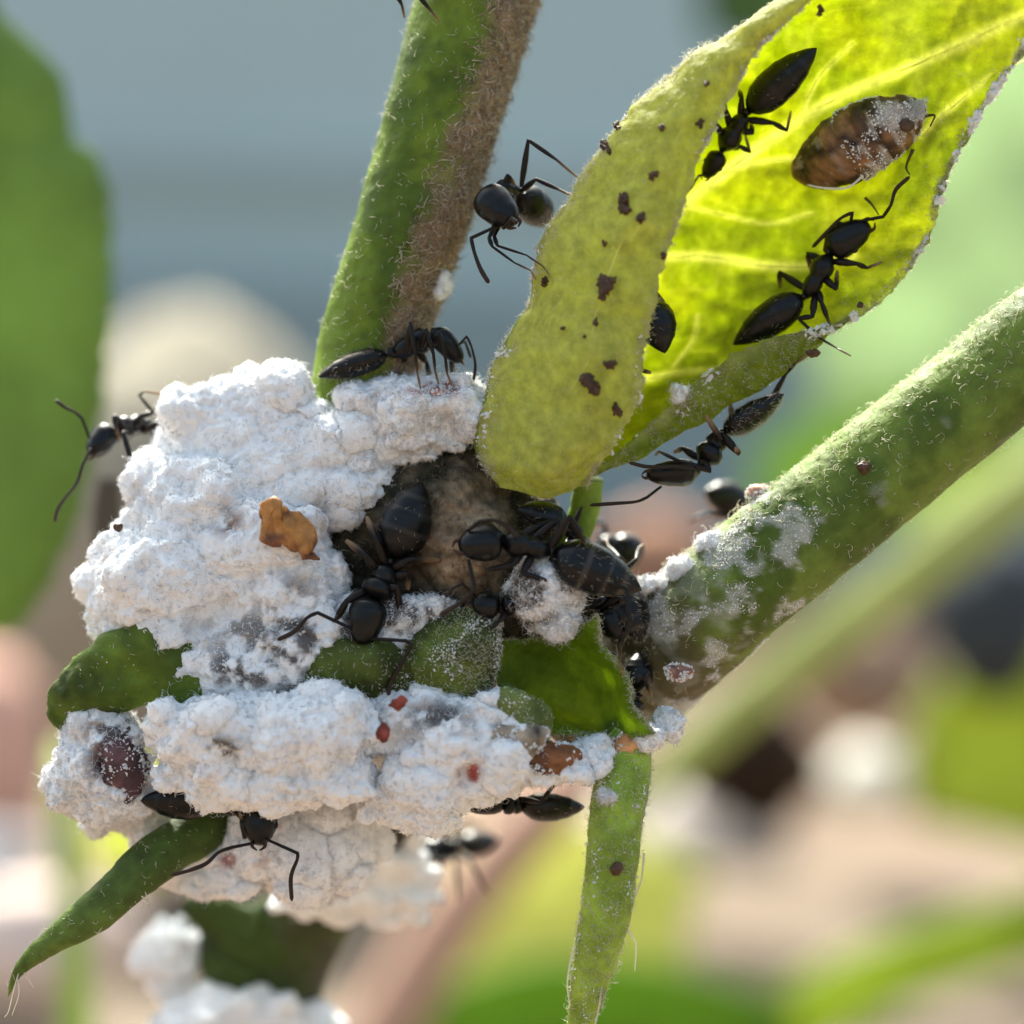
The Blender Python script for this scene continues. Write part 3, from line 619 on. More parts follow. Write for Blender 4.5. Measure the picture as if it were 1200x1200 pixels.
wax('bluish white wax clump in the lower right middle, beside the green sprout', [(475, 850, -.5, 42, 40, 42), (535, 868, -1.0, 58, 46, 50), (585, 885, -.9, 52, 40, 46), (642, 892, -.8, 46, 28, 38), (500, 915, -.8, 52, 40, 45), (460, 935, -.4, 46, 30, 40), (492, 950, -.6, 36, 26, 34), (688, 884, -.6, 26, 16, 24), (520, 824, -.7, 40, 20, 32), (580, 842, -.9, 34, 24, 32), (545, 915, -.7, 40, 28, 36), (510, 878, 1.2, 70, 36, 60), (520, 870, 3.0, 70, 36, 60)],  # rear balls out of sight, added to shade the out-of-focus ant and wax
    500, .05, ncr=14000, nfib=4000, dirt_hollow=[(515, 838, 30, 18, .7, GREY), (500, 845, 60, 22, .4, GREY), (420, 940, 25, 20, .4, (.4, .35, .28)), (555, 905, 6, 10, 1.6, (.4, .07, .05))])
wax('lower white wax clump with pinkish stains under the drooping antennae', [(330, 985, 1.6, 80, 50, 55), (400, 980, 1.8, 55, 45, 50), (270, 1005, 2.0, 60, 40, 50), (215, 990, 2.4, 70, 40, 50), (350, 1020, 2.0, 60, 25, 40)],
    600, .06, ncr=8000, nfib=2500, dirt_hollow=[(272, 1008, 12, 8, 1.3, (.4, .14, .12)), (326, 964, 7, 9, 1.3, (.4, .1, .09)), (310, 1010, 40, 20, .4, (.5, .36, .3))])
wax('blurred white wax clump below the out-of-focus ant', [(470, 1040, 7, 50, 40, 50), (420, 1040, 6.5, 60, 42, 50), (440, 1000, 6, 50, 40, 45), (370, 1050, 6, 50, 30, 40)], 700, .08, ncr=1500, nfib=500)
wax('small blurred white wax tuft at the lower left', [(200, 1110, 9, 32, 36, 40), (195, 1150, 9, 26, 26, 30)], 750, .08, ncr=800, nfib=300)
wax('blurred white wax tuft at the bottom edge', [(270, 1190, 8, 70, 36, 50), (220, 1200, 8, 50, 24, 40), (350, 1210, 9, 50, 24, 40)], 800, .08, ncr=1500, nfib=300)
wax('grey-white frayed wax tuft hanging below the largest ant', [(640, 705, -.6, 38, 34, 35), (655, 728, -.8, 26, 24, 28), (612, 700, -.5, 26, 22, 30)], 850, .045, ncr=3500, nfib=1600, dirt_hollow=[(612, 705, 30, 36, 1.5, (.10, .075, .05)), (640, 685, 44, 20, 1.1, (.12, .10, .08)), (650, 715, 30, 25, .4, GREY)])
wax('thin grey wax crust under the two-tone ant head', [(495, 712, -.1, 50, 18, 25), (455, 725, -.2, 50, 30, 30), (400, 735, -.1, 60, 36, 35), (470, 755, -.2, 30, 26, 25)], 870, .05, ncr=6000, nfib=1600, dirt_hollow=[(470, 720, 80, 30, .8, GREY), (390, 750, 60, 30, .9, GREY)])
wax('tiny white wax lump where the right stem meets the torn leaf', [(782, 850, -.2, 18, 18, 18), (765, 862, -.5, 14, 12, 14)], 880, .04, ncr=600, nfib=300)
wax('white wax crust on the upper edge of the right stem', [(800, 665, .4, 22, 12, 14), (830, 640, .3, 20, 12, 14), (770, 685, .6, 18, 12, 14)], 890, .04, ncr=1200, nfib=400)
wax('tiny white wax crumb on the hanging sprout', [(712, 934, -1.35, 11, 8, 7), (706, 930, -1.35, 7, 8, 6)], 895, .03, .4, ncr=300, nfib=120, cr=.03)
wax('tiny white wax crumb on the rolled edge of the leaf', [(795, 464, -.42, 7, 8, 5), (791, 456, -.42, 5, 5, 4), (800, 458, -.42, 5, 4, 4)], 897, .03, .4, ncr=300, nfib=120, cr=.03)
wax('bright white wax speck on the right edge of the upright stem', [(521, 332, .9, 8, 14, 8), (515, 342, .9, 9, 6, 8)], 899, .03, .4, ncr=300, nfib=120, cr=.03)

# blurred lower growth of the same kind
lob = [([(215, 1060, 8), (255, 1075, 8), (300, 1100, 8), (340, 1090, 8), (425, 1062, 9)], [10, 34, 50, 40, 6], [8, 18, 26, 20, 5]), ([(260, 1080, 8.5), (280, 1130, 8.5), (310, 1170, 9), (330, 1230, 9)], [30, 55, 60, 55], [20, 40, 40, 40])]
low = empty('lower_shoot', 'blurred dark green shoot below the wax at the lower left', 'plant')
for path, ra, rb in lob:
    A = smooth_path(path, 10); t = np.linspace(0, 1, len(A)); f = lambda r: np.interp(t, np.linspace(0, 1, len(r)), r)/50
    V, F = tube(A, f(ra), f(rb), k=28); V = V+normals(V, F[0])*(.12*fbm(V, .7, 3))[:, None]
    mk('leaf_base', V, F, M['green_lobe'], low, mixc((.045, .075, .012), (.03, .045, .01), sstep(-.3, .4, fbm(V, .6, 5))))

# ------------------------------------------------------------------ ants
def prof(pts, n):
    x, y = np.array(pts).T; t = np.linspace(0, 1, 401); v = np.interp(t, x, y)
    k = np.exp(-np.linspace(-2, 2, 25)**2); k /= k.sum()
    vs_ = np.convolve(np.pad(v, 12, mode='edge'), k, 'valid'); vs_[0], vs_[-1] = v[0], v[-1]
    return np.interp(np.linspace(0, 1, n), t, vs_)
HEAD = [(0, .2), (.06, .46), (.22, .74), (.45, .92), (.7, 1), (.86, .88), (.95, .55), (1, .25)]
MESO = [(0, .28), (.08, .6), (.25, 1), (.42, .95), (.55, .66), (.66, .8), (.82, .72), (.94, .45), (1, .25)]
GAST = [(0, .15), (.05, .5), (.18, .86), (.36, 1), (.55, .95), (.74, .74), (.9, .38), (.97, .15), (1, .02)]
BLK = np.array([.0045, .0042, .0045])
def ant(label, head, meso, gas, up=(0, -1, 0), legs=(), feelers=(), auto=(), hair=45, flat=.8, hd=.85, foot=.55, legw=1.0, gpale=.0, mand=True):
    root = empty('ant', label, 'ant', 'black ants tending the wax clumps')
    up = unit(up)
    hf, hb, hw = PA([head[0]])[0], PA([head[1]])[0], head[2]/50
    mf, mb, mw = PA([meso[0]])[0], PA([meso[1]])[0], meso[2]/50
    gf, gt, gw = PA([gas[0]])[0], PA([gas[1]])[0], gas[2]/50
    rings, ra, rb, cs = [], [], [], []
    def seg(a, b, prf, wd, nn, fl, bend=0, steps=None):
        for t, r in zip(np.linspace(0, 1, nn), prof(prf, nn)):
            c = a+(b-a)*t+up*bend*math.sin(math.pi*t)
            pale = 0.0
            if steps:
                for s in steps:
                    if 0 <= t-s < .045: pale = 1
                    if t > s: r = r*.975
            rings.append(c); ra.append(r*wd/2); rb.append(r*wd/2*fl); cs.append(BLK+pale*gpale*np.array([.10, .08, .06])+pale*.006)
    seg(hf, hb, HEAD, hw, 22, hd)
    seg(mf, mb, MESO, mw, 22, 1.05, .04)
    pt = (mb+gf)/2+up*.06*mw
    for t, r in ((.2, .24), (.5, .36), (.8, .22)):
        rings.append(mb+(gf-mb)*t+up*.06*math.sin(math.pi*t)); ra.append(r*mw/2); rb.append(r*mw/2*1.3); cs.append(BLK)
    seg(gf, gt, GAST, gw, 36, flat, .03, (.34, .58, .77))
    R = np.array(rings)
    k = 24
    V, F = tube(R, np.array(ra), np.array(rb), k=k, up=up)
    V = V+.006*np.stack([noise(V, 5, 1), noise(V, 5, 2), noise(V, 5, 3)], 1)
    col = np.concatenate([np.repeat(np.array(cs), k, 0), [BLK, BLK]])
    body = mk('body', V, F, M['ant'], root, col)
    hax = unit(hf-hb); sd = unit(np.cross(hax, up)); hu = np.cross(sd, hax)
    hc = hb+(hf-hb)*.48
    for s in (-1, 1):
        e, ef = ell(hc+sd*s*hw*.43+hu*hw*.10, np.array([.075, .05, .10])*hw*1.1, axis=hax)
        mk('eye', e, ef, M['ant'], root, np.array([.012, .011, .011]))
        if mand:
            A = np.array([hf-hax*hw*.12+sd*s*hw*.16, hf+hax*hw*.05+sd*s*hw*.17, hf+hax*hw*.16+sd*s*hw*.03])
            mv, mfc = tube(cat_rom(A, 4), np.linspace(.075, .02, 9)*hw, k=8, up=hu); mk('mandible', mv, mfc, M['ant_leg'], root, np.array([.05, .02, .01]))
    max_, msd = unit(mf-mb), unit(np.cross(unit(mf-mb), up))
    L = [list(map(lambda q: P(*q), l)) for l in legs]
    for (s, i) in auto:                                    # legs the photograph hides or only hints at
        fr = (.22, .45, .72)[i]; ln = max(mw*2.1, .7); dirf = (.65, -.05, -.8)[i]
        c = mf+(mb-mf)*fr-up*mw*.25+msd*s*mw*.25
        kn = c+msd*s*ln*.55+up*ln*.28+max_*dirf*ln*.35
        ti = c+msd*s*ln*.95-up*ln*foot*.6+max_*dirf*ln*.75
        L.append([c, kn, ti, ti+msd*s*ln*.15-up*ln*.12+max_*dirf*ln*.2])
    for l in L:
        pts = [l[0]]; n_ = len(l)
        rad = [.055]
        for a, b, q in zip(l[:-1], l[1:], range(n_-1)):
            thick = (.085, .06, .036, .028, .025)[min(q, 4)]
            for t in (.3, .6): pts.append(a+(b-a)*t); rad.append(thick)
            pts.append(b); rad.append((.045, .035, .022, .018, .016)[min(q, 4)])
        tt = np.linspace(0, 1, len(pts)); A = np.array(pts); rad = np.array(rad)*legw*max(.8, mw/.55)
        fine = np.linspace(0, 1, len(pts)*4-3); A2 = np.stack([np.interp(fine, tt, A[:, d]) for d in range(3)], 1); r2 = np.interp(fine, tt, rad)
        Tn = unit(np.gradient(A2, axis=0)); u2 = np.array([.31, -.83, .46]); 
        lv, lf = tube(A2, r2, k=8, up=u2)
        lc = mixc((.011, .0075, .006), (.24, .15, .08), sstep(.58, 1, np.concatenate([np.repeat(fine, 8), [0, 1]])))
        mk('leg', lv, lf, M['ant_leg'], root, lc)
    for f_ in feelers:
        A = np.array([P(*q) for q in f_]); n_ = len(A)
        A2 = np.concatenate([np.linspace(A[0], A[1], 7)[:-1], cat_rom(A[1:], 8) if n_ > 2 else A[1:]])
        tt = np.linspace(0, 1, len(A2)); r2 = np.interp(tt, [0, .1, .35, .45, .8, .97, 1], [.03, .036, .04, .034, .048, .045, .015])*max(.8, hw/.75)
        av, af = tube(A2, r2, k=8, up=(.31, -.83, .46))
        mk('antenna', av, af, M['ant_leg'], root, mixc((.006, .005, .005), (.035, .02, .013), np.concatenate([np.repeat(tt, 8), [0, 1]])))
    if hair:
        sel = np.arange((22+22+3)*k, (22+22+3+36)*k)
        fi = F[0][np.isin(F[0], sel).all(1)]
        p, N = sample(V, fi, hair)
        gd = unit(gt-gf)
        hV, hF = hairs(p, N+gd*.6+.25*rng.normal(size=N.shape), .07+.09*rng.random(len(p)), .006, .5, 4)
        tag(mk('seta', hV, hF, M['seta'], root), kind='stuff')
    return root
L0, L1, L2, R0, R1, R2 = (1, 0), (1, 1), (1, 2), (-1, 0), (-1, 1), (-1, 2)
ALL = (L0, L1, L2, R0, R1, R2)
y = -.15
ant('ant dangling in the gap between upright stem and curled leaf, head at left', ((602, 262, -.75), (566, 226, -.1), 46), ((583, 219, -.05), (610, 226, .7), 20), ((614, 229, .7), (643, 262, 2.2), 46), (-.45, -.35, .85),
    legs=[[(611, 219, .2), (619, 164, -.1), (652, 187, -.3), (678, 209, -.5)], [(611, 224, .5), (628, 210, .3), (655, 222, 0), (674, 231, -.3)],
          [(598, 232, -.1), (579, 277, -.5), (583, 288, -.6), (617, 299, -.8), (636, 312, -1.0), (652, 331, -1.2)], [(594, 234, -.2), (573, 279, -.7), (577, 289, -.8), (603, 308, -1.0), (622, 317, -1.1), (628, 328, -1.2)], [(590, 222, .1), (595, 205, 0), (603, 216, .3)]],
    feelers=[[(580, 266, -.8), (552, 279, -.9), (556, 296, -.9), (563, 315, -.9), (573, 332, -.9)], [(590, 268, -.8), (600, 256, -1.1), (606, 262, -1.2)]], flat=1.0, hd=.95, legw=1.15)
ant('ant in side view standing on the wax cushion across the upright stem', ((541, 424, .25), (509, 386, .25), 29), ((507, 394, .25), (462, 416, .25), 30), ((454, 416, .25), (373, 442, .25), 38), (.25, 0, 1),
    legs=[[(477, 414, -.05), (481, 379, -.35), (487, 415, -.4), (489, 436, -.35), (493, 456, -.3)], [(494, 408, -.1), (500, 387, -.4), (508, 415, -.4), (510, 435, -.3), (514, 450, -.2)], [(508, 404, -.1), (515, 391, -.35), (522, 420, -.3), (524, 438, -.2), (530, 452, -.2)],
          [(490, 412, .5), (500, 425, .8), (504, 445, .7)], [(478, 414, .5), (470, 425, .8), (466, 455, .8)], [(510, 404, .5), (528, 415, .7), (532, 450, .6)]],
    feelers=[[(538, 404, .1), (547, 394, 0), (553, 408, -.05), (557, 428, -.1), (555, 446, -.1)], [(536, 404, .5), (545, 400, .7), (552, 420, .8)]], hair=120, hd=1.0)
ant('ant peering out from behind the left side of the biggest wax clump', ((106, 534, 1.6), (133, 500, 1.9), 40), ((136, 506, 1.9), (172, 496, 2.3), 30), ((176, 500, 2.4), (240, 520, 3.2), 40), (-.35, -.45, .8),
    legs=[[(150, 508, 1.7), (134, 487, 1.5), (136, 500, 1.4), (140, 514, 1.4)], [(165, 498, 2.0), (163, 488, 1.9), (180, 483, 1.9), (163, 463, 1.8), (169, 458, 1.8), (194, 462, 1.9)]],
    feelers=[[(105, 514, 1.5), (96, 490, 1.4), (88, 483, 1.4), (76, 477, 1.4), (65, 469, 1.4)], [(107, 526, 1.4), (97, 545, 1.3), (90, 566, 1.3), (76, 584, 1.3), (68, 597, 1.3), (64, 612, 1.3)]], auto=(R0, R2), legw=1.1)
def q(px, py, off=.35): return LY(px, py, off)
ant('upper ant on the curled leaf, head pointing down into the fold', (q(826, 208, .3), q(845, 178), 25), (q(846, 176), q(874, 133), 29), (q(877, 130), q(957, 56, .45), 47), (.1, -1, .1),
    legs=[[q(850, 164, .3), q(838, 144, .5), q(829, 160, .3), q(821, 175, .05)], [q(858, 156, .3), q(850, 128, .45), q(848, 120, .2)], [q(868, 142, .3), q(869, 114, .35), q(866, 106, .1)],
          [q(857, 172, .3), q(868, 172, .4), q(879, 178, .3), q(873, 158, .1)], [q(866, 152, .3), q(882, 156, .4), q(880, 145, .1)], [q(874, 140, .3), q(906, 144, .4), q(922, 153, .3), q(927, 130, .06)]],
    feelers=[[q(830, 204, .3), q(819, 206, .5), q(813, 214, .3), q(808, 222, .2)]], flat=.75)
ant('ant below the brown pupa on the curled leaf, antenna raised to the upper right', (q(1019, 263, .3), q(969, 293), 41), (q(972, 299), q(944, 348), 29), (q(940, 348), q(859, 404, .4), 44), (0, -1, .1),
    legs=[[q(974, 306, .3), q(1004, 309, .4), q(1016, 314, .1), q(1034, 307, .02)], [q(966, 306, .3), q(946, 297, .45), q(951, 318, .1)], [q(962, 322, .3), q(980, 339, .45), q(981, 318, .1)], [q(946, 340, .3), q(913, 319, .45), q(914, 336, .1)],
          [q(955, 345, .3), q(952, 371, .45), q(935, 373, .5), q(960, 396, .3), q(981, 408, .15), (997, 417, -.6)], [q(958, 340, .3), q(963, 355, .4), q(970, 374, .2), q(976, 389, .05)]],
    feelers=[[q(1003, 260, .35), q(1035, 254, .5), q(1044, 240, .5), q(1050, 222, .45), q(1066, 207, .4)], [q(996, 264, .35), q(999, 249, .6), q(985, 256, .6), q(970, 271, .55), q(952, 290, .5)]], flat=.78, hd=.8)
ant('ant half hidden in the fold of the curled leaf with only rear and feet showing', ((735, 420, .1), (742, 400, .1), 26), ((744, 396, .1), (758, 360, -.1), 24), ((760, 352, -.2), (779, 414, -.5), 50), (.3, -1, 0),
    legs=[[(745, 415, .2), (752, 434, -.1), (763, 437, -.1)], [(738, 415, .2), (728, 453, -.3), (742, 456, -.3), (753, 468, -.3)], [(736, 420, .2), (733, 458, -.3), (749, 470, -.3)], [(764, 366, .2), (766, 340, -.1), (782, 360, -.1)]])
ant('ant hanging upside down under the curled leaf, dark hairy rear at the right', ((758, 556, -.3), (817, 553, -.1), 37), ((822, 542, -.1), (846, 506, .1), 33), ((848, 506, .1), (919, 461, .2), 38), (.5, -.5, -.7),
    legs=[[(838, 512, -.1), (845, 515, -.3), (827, 487, -.4)], [(845, 508, -.1), (866, 532, -.4), (862, 524, -.5)], [(823, 540, -.2), (832, 552, -.4), (795, 540, -.5), (772, 529, -.5), (768, 534, -.5)], [(848, 505, .2), (900, 475, .4), (921, 438, .2), (934, 424, 0), (947, 416, -.2)], [(850, 500, .3), (858, 490, .5), (856, 474, .3)], [(820, 538, .2), (800, 525, .4), (790, 530, .3)]],
    feelers=[[(775, 570, -.5), (758, 583, -.6), (745, 588, -.6), (720, 590, -.6), (691, 592, -.6)], [(775, 548, -.6), (815, 548, -.8), (790, 546, -.9), (760, 547, -.9), (737, 542, -.9)]], hair=420)
ant('ant seen from above in the brown hollow, head down on the grey crust', ((424, 756, -1.0), (434, 700, -.8), 45), ((437, 704, -.7), (456, 662, -.4), 40), ((460, 654, -.4), (494, 564, -.3), 64), (0, -1, .25),
    legs=[[(432, 690, -.6), (406, 705, -.9), (394, 726, -.8), (383, 742, -.7)], [(450, 690, -.6), (466, 688, -.9), (468, 715, -.7), (462, 735, -.6)], [(444, 672, -.5), (428, 650, -.8), (406, 634, -.4)], [(452, 665, -.5), (440, 630, -.8), (430, 606, -.3)], [(458, 668, -.5), (480, 655, -.7), (516, 656, -.3)], [(458, 678, -.5), (476, 672, -.7), (478, 690, -.4)]],
    feelers=[[(415, 738, -1.1), (372, 718, -1.2), (360, 724, -1.2), (345, 740, -1.1), (325, 750, -1.0)], [(434, 748, -1.1), (476, 751, -1.3), (481, 757, -1.3), (470, 778, -1.2), (458, 800, -1.1), (455, 815, -1.1)]], hair=60, gpale=.12, flat=.85)
ant('largest ant, lying across the centre with banded rear end to the right', ((538, 641, -1.6), (588, 631, -1.4), 48), ((588, 634, -1.4), (645, 647, -1.3), 32), ((648, 648, -1.3), (752, 692, -1.1), 62), (.1, -.9, .5),
    legs=[[(612, 646, -1.3), (600, 662, -1.6), (570, 668, -1.6), (555, 662, -1.5)], [(625, 648, -1.3), (612, 672, -1.6), (640, 680, -1.5), (650, 690, -1.3)], [(640, 650, -1.3), (668, 605, -1.6), (684, 634, -1.5), (688, 645, -1.4)], [(622, 634, -1.2), (655, 608, -1.2), (650, 640, -1.2)], [(606, 630, -1.2), (640, 612, -1.0), (655, 618, -.9)], [(644, 655, -1.2), (735, 690, -1.7), (738, 730, -1.8), (727, 760, -1.7), (726, 778, -1.6), (731, 792, -1.5)]],
    feelers=[[(548, 622, -1.7), (562, 611, -1.9), (580, 610, -1.9), (596, 618, -1.9), (606, 630, -1.9)], [(549, 656, -1.7), (556, 688, -1.9), (550, 697, -1.9), (535, 709, -1.8), (515, 721, -1.7)]], hair=160, gpale=.35, flat=.85)
ant('dark ant tucked under the leaf base just above the largest ant', ((690, 655, .6), (676, 632, .4), 26), ((676, 630, .4), (664, 612, .1), 22), ((664, 612, 0), (606, 596, -.4), 38), (.2, -.8, .6), auto=(L0, L1, R1), legs=[[(668, 622, 0), (640, 617, -.3), (618, 619, -.2)]])
ant('blurred ant behind the rear end of the largest ant', ((706, 628, 4), (716, 645, 4), 34), ((716, 645, 4), (722, 655, 4.2), 26), ((722, 650, 4), (748, 640, 5), 46), (.2, -.6, .8), auto=(L0, R0, R2), flat=1)
ant('ant with its pale-tipped rear curling down behind the largest ant', ((690, 690, .8), (705, 690, .7), 30), ((705, 690, .6), (722, 692, .5), 28), ((722, 690, .4), (752, 752, 0), 56), (.5, -.8, .2), auto=(L1, L2, R2), hair=160, gpale=.3)
ant('ant squeezed head down between torn leaf and right stem', ((724, 748, -.1), (707, 714, .1), 38), ((705, 712, .1), (695, 697, .2), 28), ((694, 696, .3), (668, 668, .6), 42), (-.2, -.9, .2), legs=[[(706, 712, 0), (726, 700, -.2), (735, 716, -.1)], [(702, 708, .1), (718, 690, 0), (728, 700, .1)]], flat=.95)
ant('lowest ant in the gap beside the right stem, below the pale-tipped rear', ((738, 838, .4), (741, 818, .4), 30), ((741, 818, .4), (743, 806, .4), 24), ((743, 810, .4), (750, 764, .6), 40), (.2, -.9, .2), legs=[[(742, 812, .2), (757, 800, 0), (764, 816, .3)], [(738, 822, .3), (728, 800, .1), (722, 822, .1)]], flat=.95)
ant('dark ant crouching under the head of the largest ant, left of the frayed tuft', ((553, 704, -1.0), (586, 712, -1.0), 34), ((588, 712, -1.0), (614, 706, -.9), 26), ((616, 704, -.8), (664, 690, -.3), 40), (-.1, -.9, .4), legs=[[(596, 716, -1.0), (585, 728, -1.2), (572, 738, -1.2), (566, 745, -1.15)]], feelers=[[(556, 698, -1.1), (542, 684, -1.3), (530, 690, -1.3), (522, 700, -1.3)]])
ant('blurred ant behind the right stem showing only a round grey-black rear', ((905, 610, 6.5), (890, 603, 6.3), 30), ((890, 600, 6.2), (874, 594, 6), 24), ((872, 592, 6), (826, 576, 5.2), 48), (0, -.6, .8), legs=[[(860, 606, 5.5), (830, 602, 5), (812, 608, 5), (806, 614, 5)]], flat=1)
ant('ant under the long wax ledge with drooping antennae and dark rear at left', ((303, 990, -.5), (306, 946, -.2), 42), ((302, 946, -.1), (258, 942, .1), 30), ((252, 941, .1), (163, 937, -.3), 46), (0, -.8, -.6),
    legs=[[(284, 945, 0), (278, 938, -.2), (283, 958, -.3)], [(258, 942, .1), (245, 950, -.1), (262, 948, -.1)], [(298, 940, 0), (322, 936, -.2), (322, 950, -.2)]],
    feelers=[[(297, 988, -.6), (272, 993, -.5), (256, 999, -.5), (238, 1014, -.5), (200, 1026, -.5)], [(313, 984, -.6), (349, 1000, -.5), (348, 1008, -.5), (341, 1028, -.5), (342, 1056, -.5)]], auto=(L1,))
ant('ant under the bluish wax clump beside the hanging sprout', ((546, 945, .3), (592, 940, .4), 30), ((590, 940, .4), (612, 944, .6), 24), ((610, 944, .6), (686, 946, .8), 42), (0, -.5, -.85), legs=[[(600, 940, 1.8), (560, 948, 1.5), (545, 940, 1.4)]], auto=(L2,))
ant('out-of-focus ant crawling on the blurred lower wax', ((486, 996, 8), (524, 996, 8), 44), ((524, 994, 8), (540, 992, 8), 26), ((538, 992, 8), (585, 984, 8.5), 40), (0, -.6, .8), auto=ALL)
ant('ant at the very top whose legs only reach into the frame by the upright stem', ((470, -75, 0), (478, -60, 0), 34), ((478, -58, 0), (488, -30, 0), 26), ((490, -28, 0), (505, -120, .3), 38), (.3, -.9, 0), legs=[[(482, -30, -.1), (462, -12, -.2), (471, 6, -.2), (474, 21, -.1)], [(488, -30, -.1), (490, -5, -.3), (503, 10, -.3), (516, 26, -.2)]], auto=(R0, L0))

# ------------------------------------------------------------------ brown pupa on the leaf
pupa = empty('pupa', 'brown segmented insect pupa with white wax bands stuck on the curled leaf', 'pupa')
a0, a1 = P(*LY(932, 207, .1)), P(*LY(1086, 122, .1)); ax = unit(a1-a0); Lp = np.linalg.norm(a1-a0)
nr, k = 60, 40; t = np.linspace(0, 1, nr)
r = prof([(0, .05), (.04, .36), (.15, .7), (.32, .97), (.5, 1), (.7, .88), (.86, .6), (.96, .3), (1, .06)], nr)*.85
saw = ((t*9.5) % 1.0); segs = (.10*(1-saw)-.04)*sstep(.10, .40, t)
V, F = tube(a0+(a1-a0)*t[:, None]+np.array([0, -.2, 0])*np.sin(np.pi*t)[:, None], r*(1+segs*.6), r*.85*(1+1.4*segs), k=k, up=(0, -1, .1))
tt = np.concatenate([np.repeat(t, k), [0, 1]]); ss_ = np.concatenate([np.repeat(saw, k), [0, 0]])
V = V+normals(V, F[0])*(.05*fbm(V, 1.6, 91, 3)+.03*np.abs(fbm(V, 4.5, 93, 3)))[:, None]
c = mixc((.17, .085, .035), (.06, .03, .014), sstep(-.25, .35, fbm(V, 1.5, 97)))
c = c*(1+.8*fbm(V, 4, 98, 3))[:, None]
wb = sstep(.30, .75, .38*sstep(.55, .9, ss_)+1.0*fbm(V, 1.4, 94, 4)+.55*sstep(.45, .95, tt))*sstep(.34, .55, tt)+.35*sstep(.35, .6, fbm(V, 2.6, 99))*sstep(.4, .3, tt)
c = c*(1-np.clip(wb, 0, .9)[:, None])+np.array([.46, .41, .35])*np.clip(wb, 0, .9)[:, None]
pb = mk('body', V, F, M['chitin'], pupa, np.clip(c, .004, 1))
p, N = sample(V, F, 3500, lambda p, N: (N[:, 1] < .2) & (((p-a0)@ax/Lp) > .42) & (fbm(p, 1.4, 94, 4)+.5*((p-a0)@ax/Lp) > .32))
cV, cF = crumbs(p, N, .032); tag(mk('wax_powder', cV, cF, M['fluff'], pb, smooth=False), kind='stuff')
sdp = unit(np.cross(ax, [0, -1, 0])); 
for (x, y_) in ((1035, 173), (1062, 147)):
    e, ef = ell(P(*LY(x, y_, .72)), (.17, .08, .15), .2, 5); mk('dark_spot', e, ef, M['speck'], pupa)
A = cat_rom(np.array([P(x, y_, LY(x, y_)[2]-.02-o_) for x, y_, o_ in ((938, 212, .15), (952, 218, .5), (975, 221, .68), (995, 219, .68), (1012, 205, .72))]), 8)
V, F = tube(A, .028, k=6); mk('wax_band', V, F, M['fluff'], pupa)
for pts in (((1070, 175), (1062, 195), (1066, 205)), ((1078, 138), (1095, 135), (1090, 148)), ((1014, 232), (1022, 240), (1030, 252)), ((970, 152), (968, 150), (974, 148))):
    A = cat_rom(np.array([P(*LY(x, y_, .1)) for x, y_ in pts]), 5); V, F = tube(A, np.linspace(.04, .015, len(A)), k=6); mk('leg', V, F, M['ant_leg'], pupa, np.array([.08, .05, .02]))
e, ef = ell(P(*LY(972, 151, .25)), (.12, .09, .12)); mk('dark_spot', e, ef, M['speck'], pupa)
p, N = sample(np.asarray([P(*LY(x, y_, .45)) for x, y_ in ((1062, 118), (1085, 118), (1080, 140), (1055, 130))]), np.array([[0, 1, 2, 3]]), 500)
hV, hF = hairs(p, rng.normal(size=p.shape)+ax*1.2, .1+.15*rng.random(len(p)), .008, 1.2, 5); tag(mk('wax_fibre', hV, hF, M['fluff'], pupa), kind='stuff')

# ------------------------------------------------------------------ mealybugs, husks and flecks caught in the wax
def husk(name, label, cat, c, r, col, s, rough=.25, axis=None, material='chitin', group=None):
    V, F = ell(P(*c), np.array(r)/50, rough, s, axis)
    V = V+normals(V, F)*(.03*fbm(V, 4, s+1, 3))[:, None]
    cc = np.asarray(col)[None]*(1+.9*fbm(V, 2.5, s+2, 4))[:, None]
    o = tag(mk(name, V, F, M[material], None, np.clip(cc, .004, 1)), label, cat, group)
    if max(r) > 12:
        p, N = sample(V, F, int(max(r)*26), lambda p, N: (N[:, 1] < .3) & (fbm(p, 2.2, s+8)+.9*np.abs(N[:, 0])+.5*np.abs(N[:, 2]) > .55))
        if len(p) > 10:
            cV, cF = crumbs(p, N, .042); tag(mk('wax_powder', cV, cF, M['fluff'], o, smooth=False), kind='stuff')
    return o
husk('mealybug', 'dark purple mealybug dusted with wax in the leftmost clump', 'mealybug', (141, 895, -.1), (34, 22, 42), (.10, .05, .055), 1, .4)
husk('mealybug', 'rust brown mealybug set in the bluish wax left of the sprout', 'mealybug', (640, 889, -1.3), (34, 16, 20), (.20, .08, .03), 2, .4)
husk('husk', 'tan wrinkled insect husk above the rust brown mealybug', 'husk', (606, 864, -1.5), (32, 16, 26), (.34, .28, .21), 3, .4)
husk('husk', 'bright orange husk at the top of the hanging sprout', 'husk', (735, 875, -.45), (24, 12, 14), (.55, .25, .10), 4, .35)
husk('husk', 'pale orange husk on the right edge of the hanging sprout', 'husk', (748, 902, -.45), (9, 9, 18), (.6, .36, .18), 5)
husk('husk', 'pink round husk on the upper edge of the right stem', 'husk', (888, 578, .5), (13, 10, 10), (.62, .35, .24), 6, .12)
husk('husk', 'pinkish husk low on the shaded foot of the right stem', 'husk', (796, 788, -.4), (16, 7, 9), (.5, .25, .18), 7, .15)
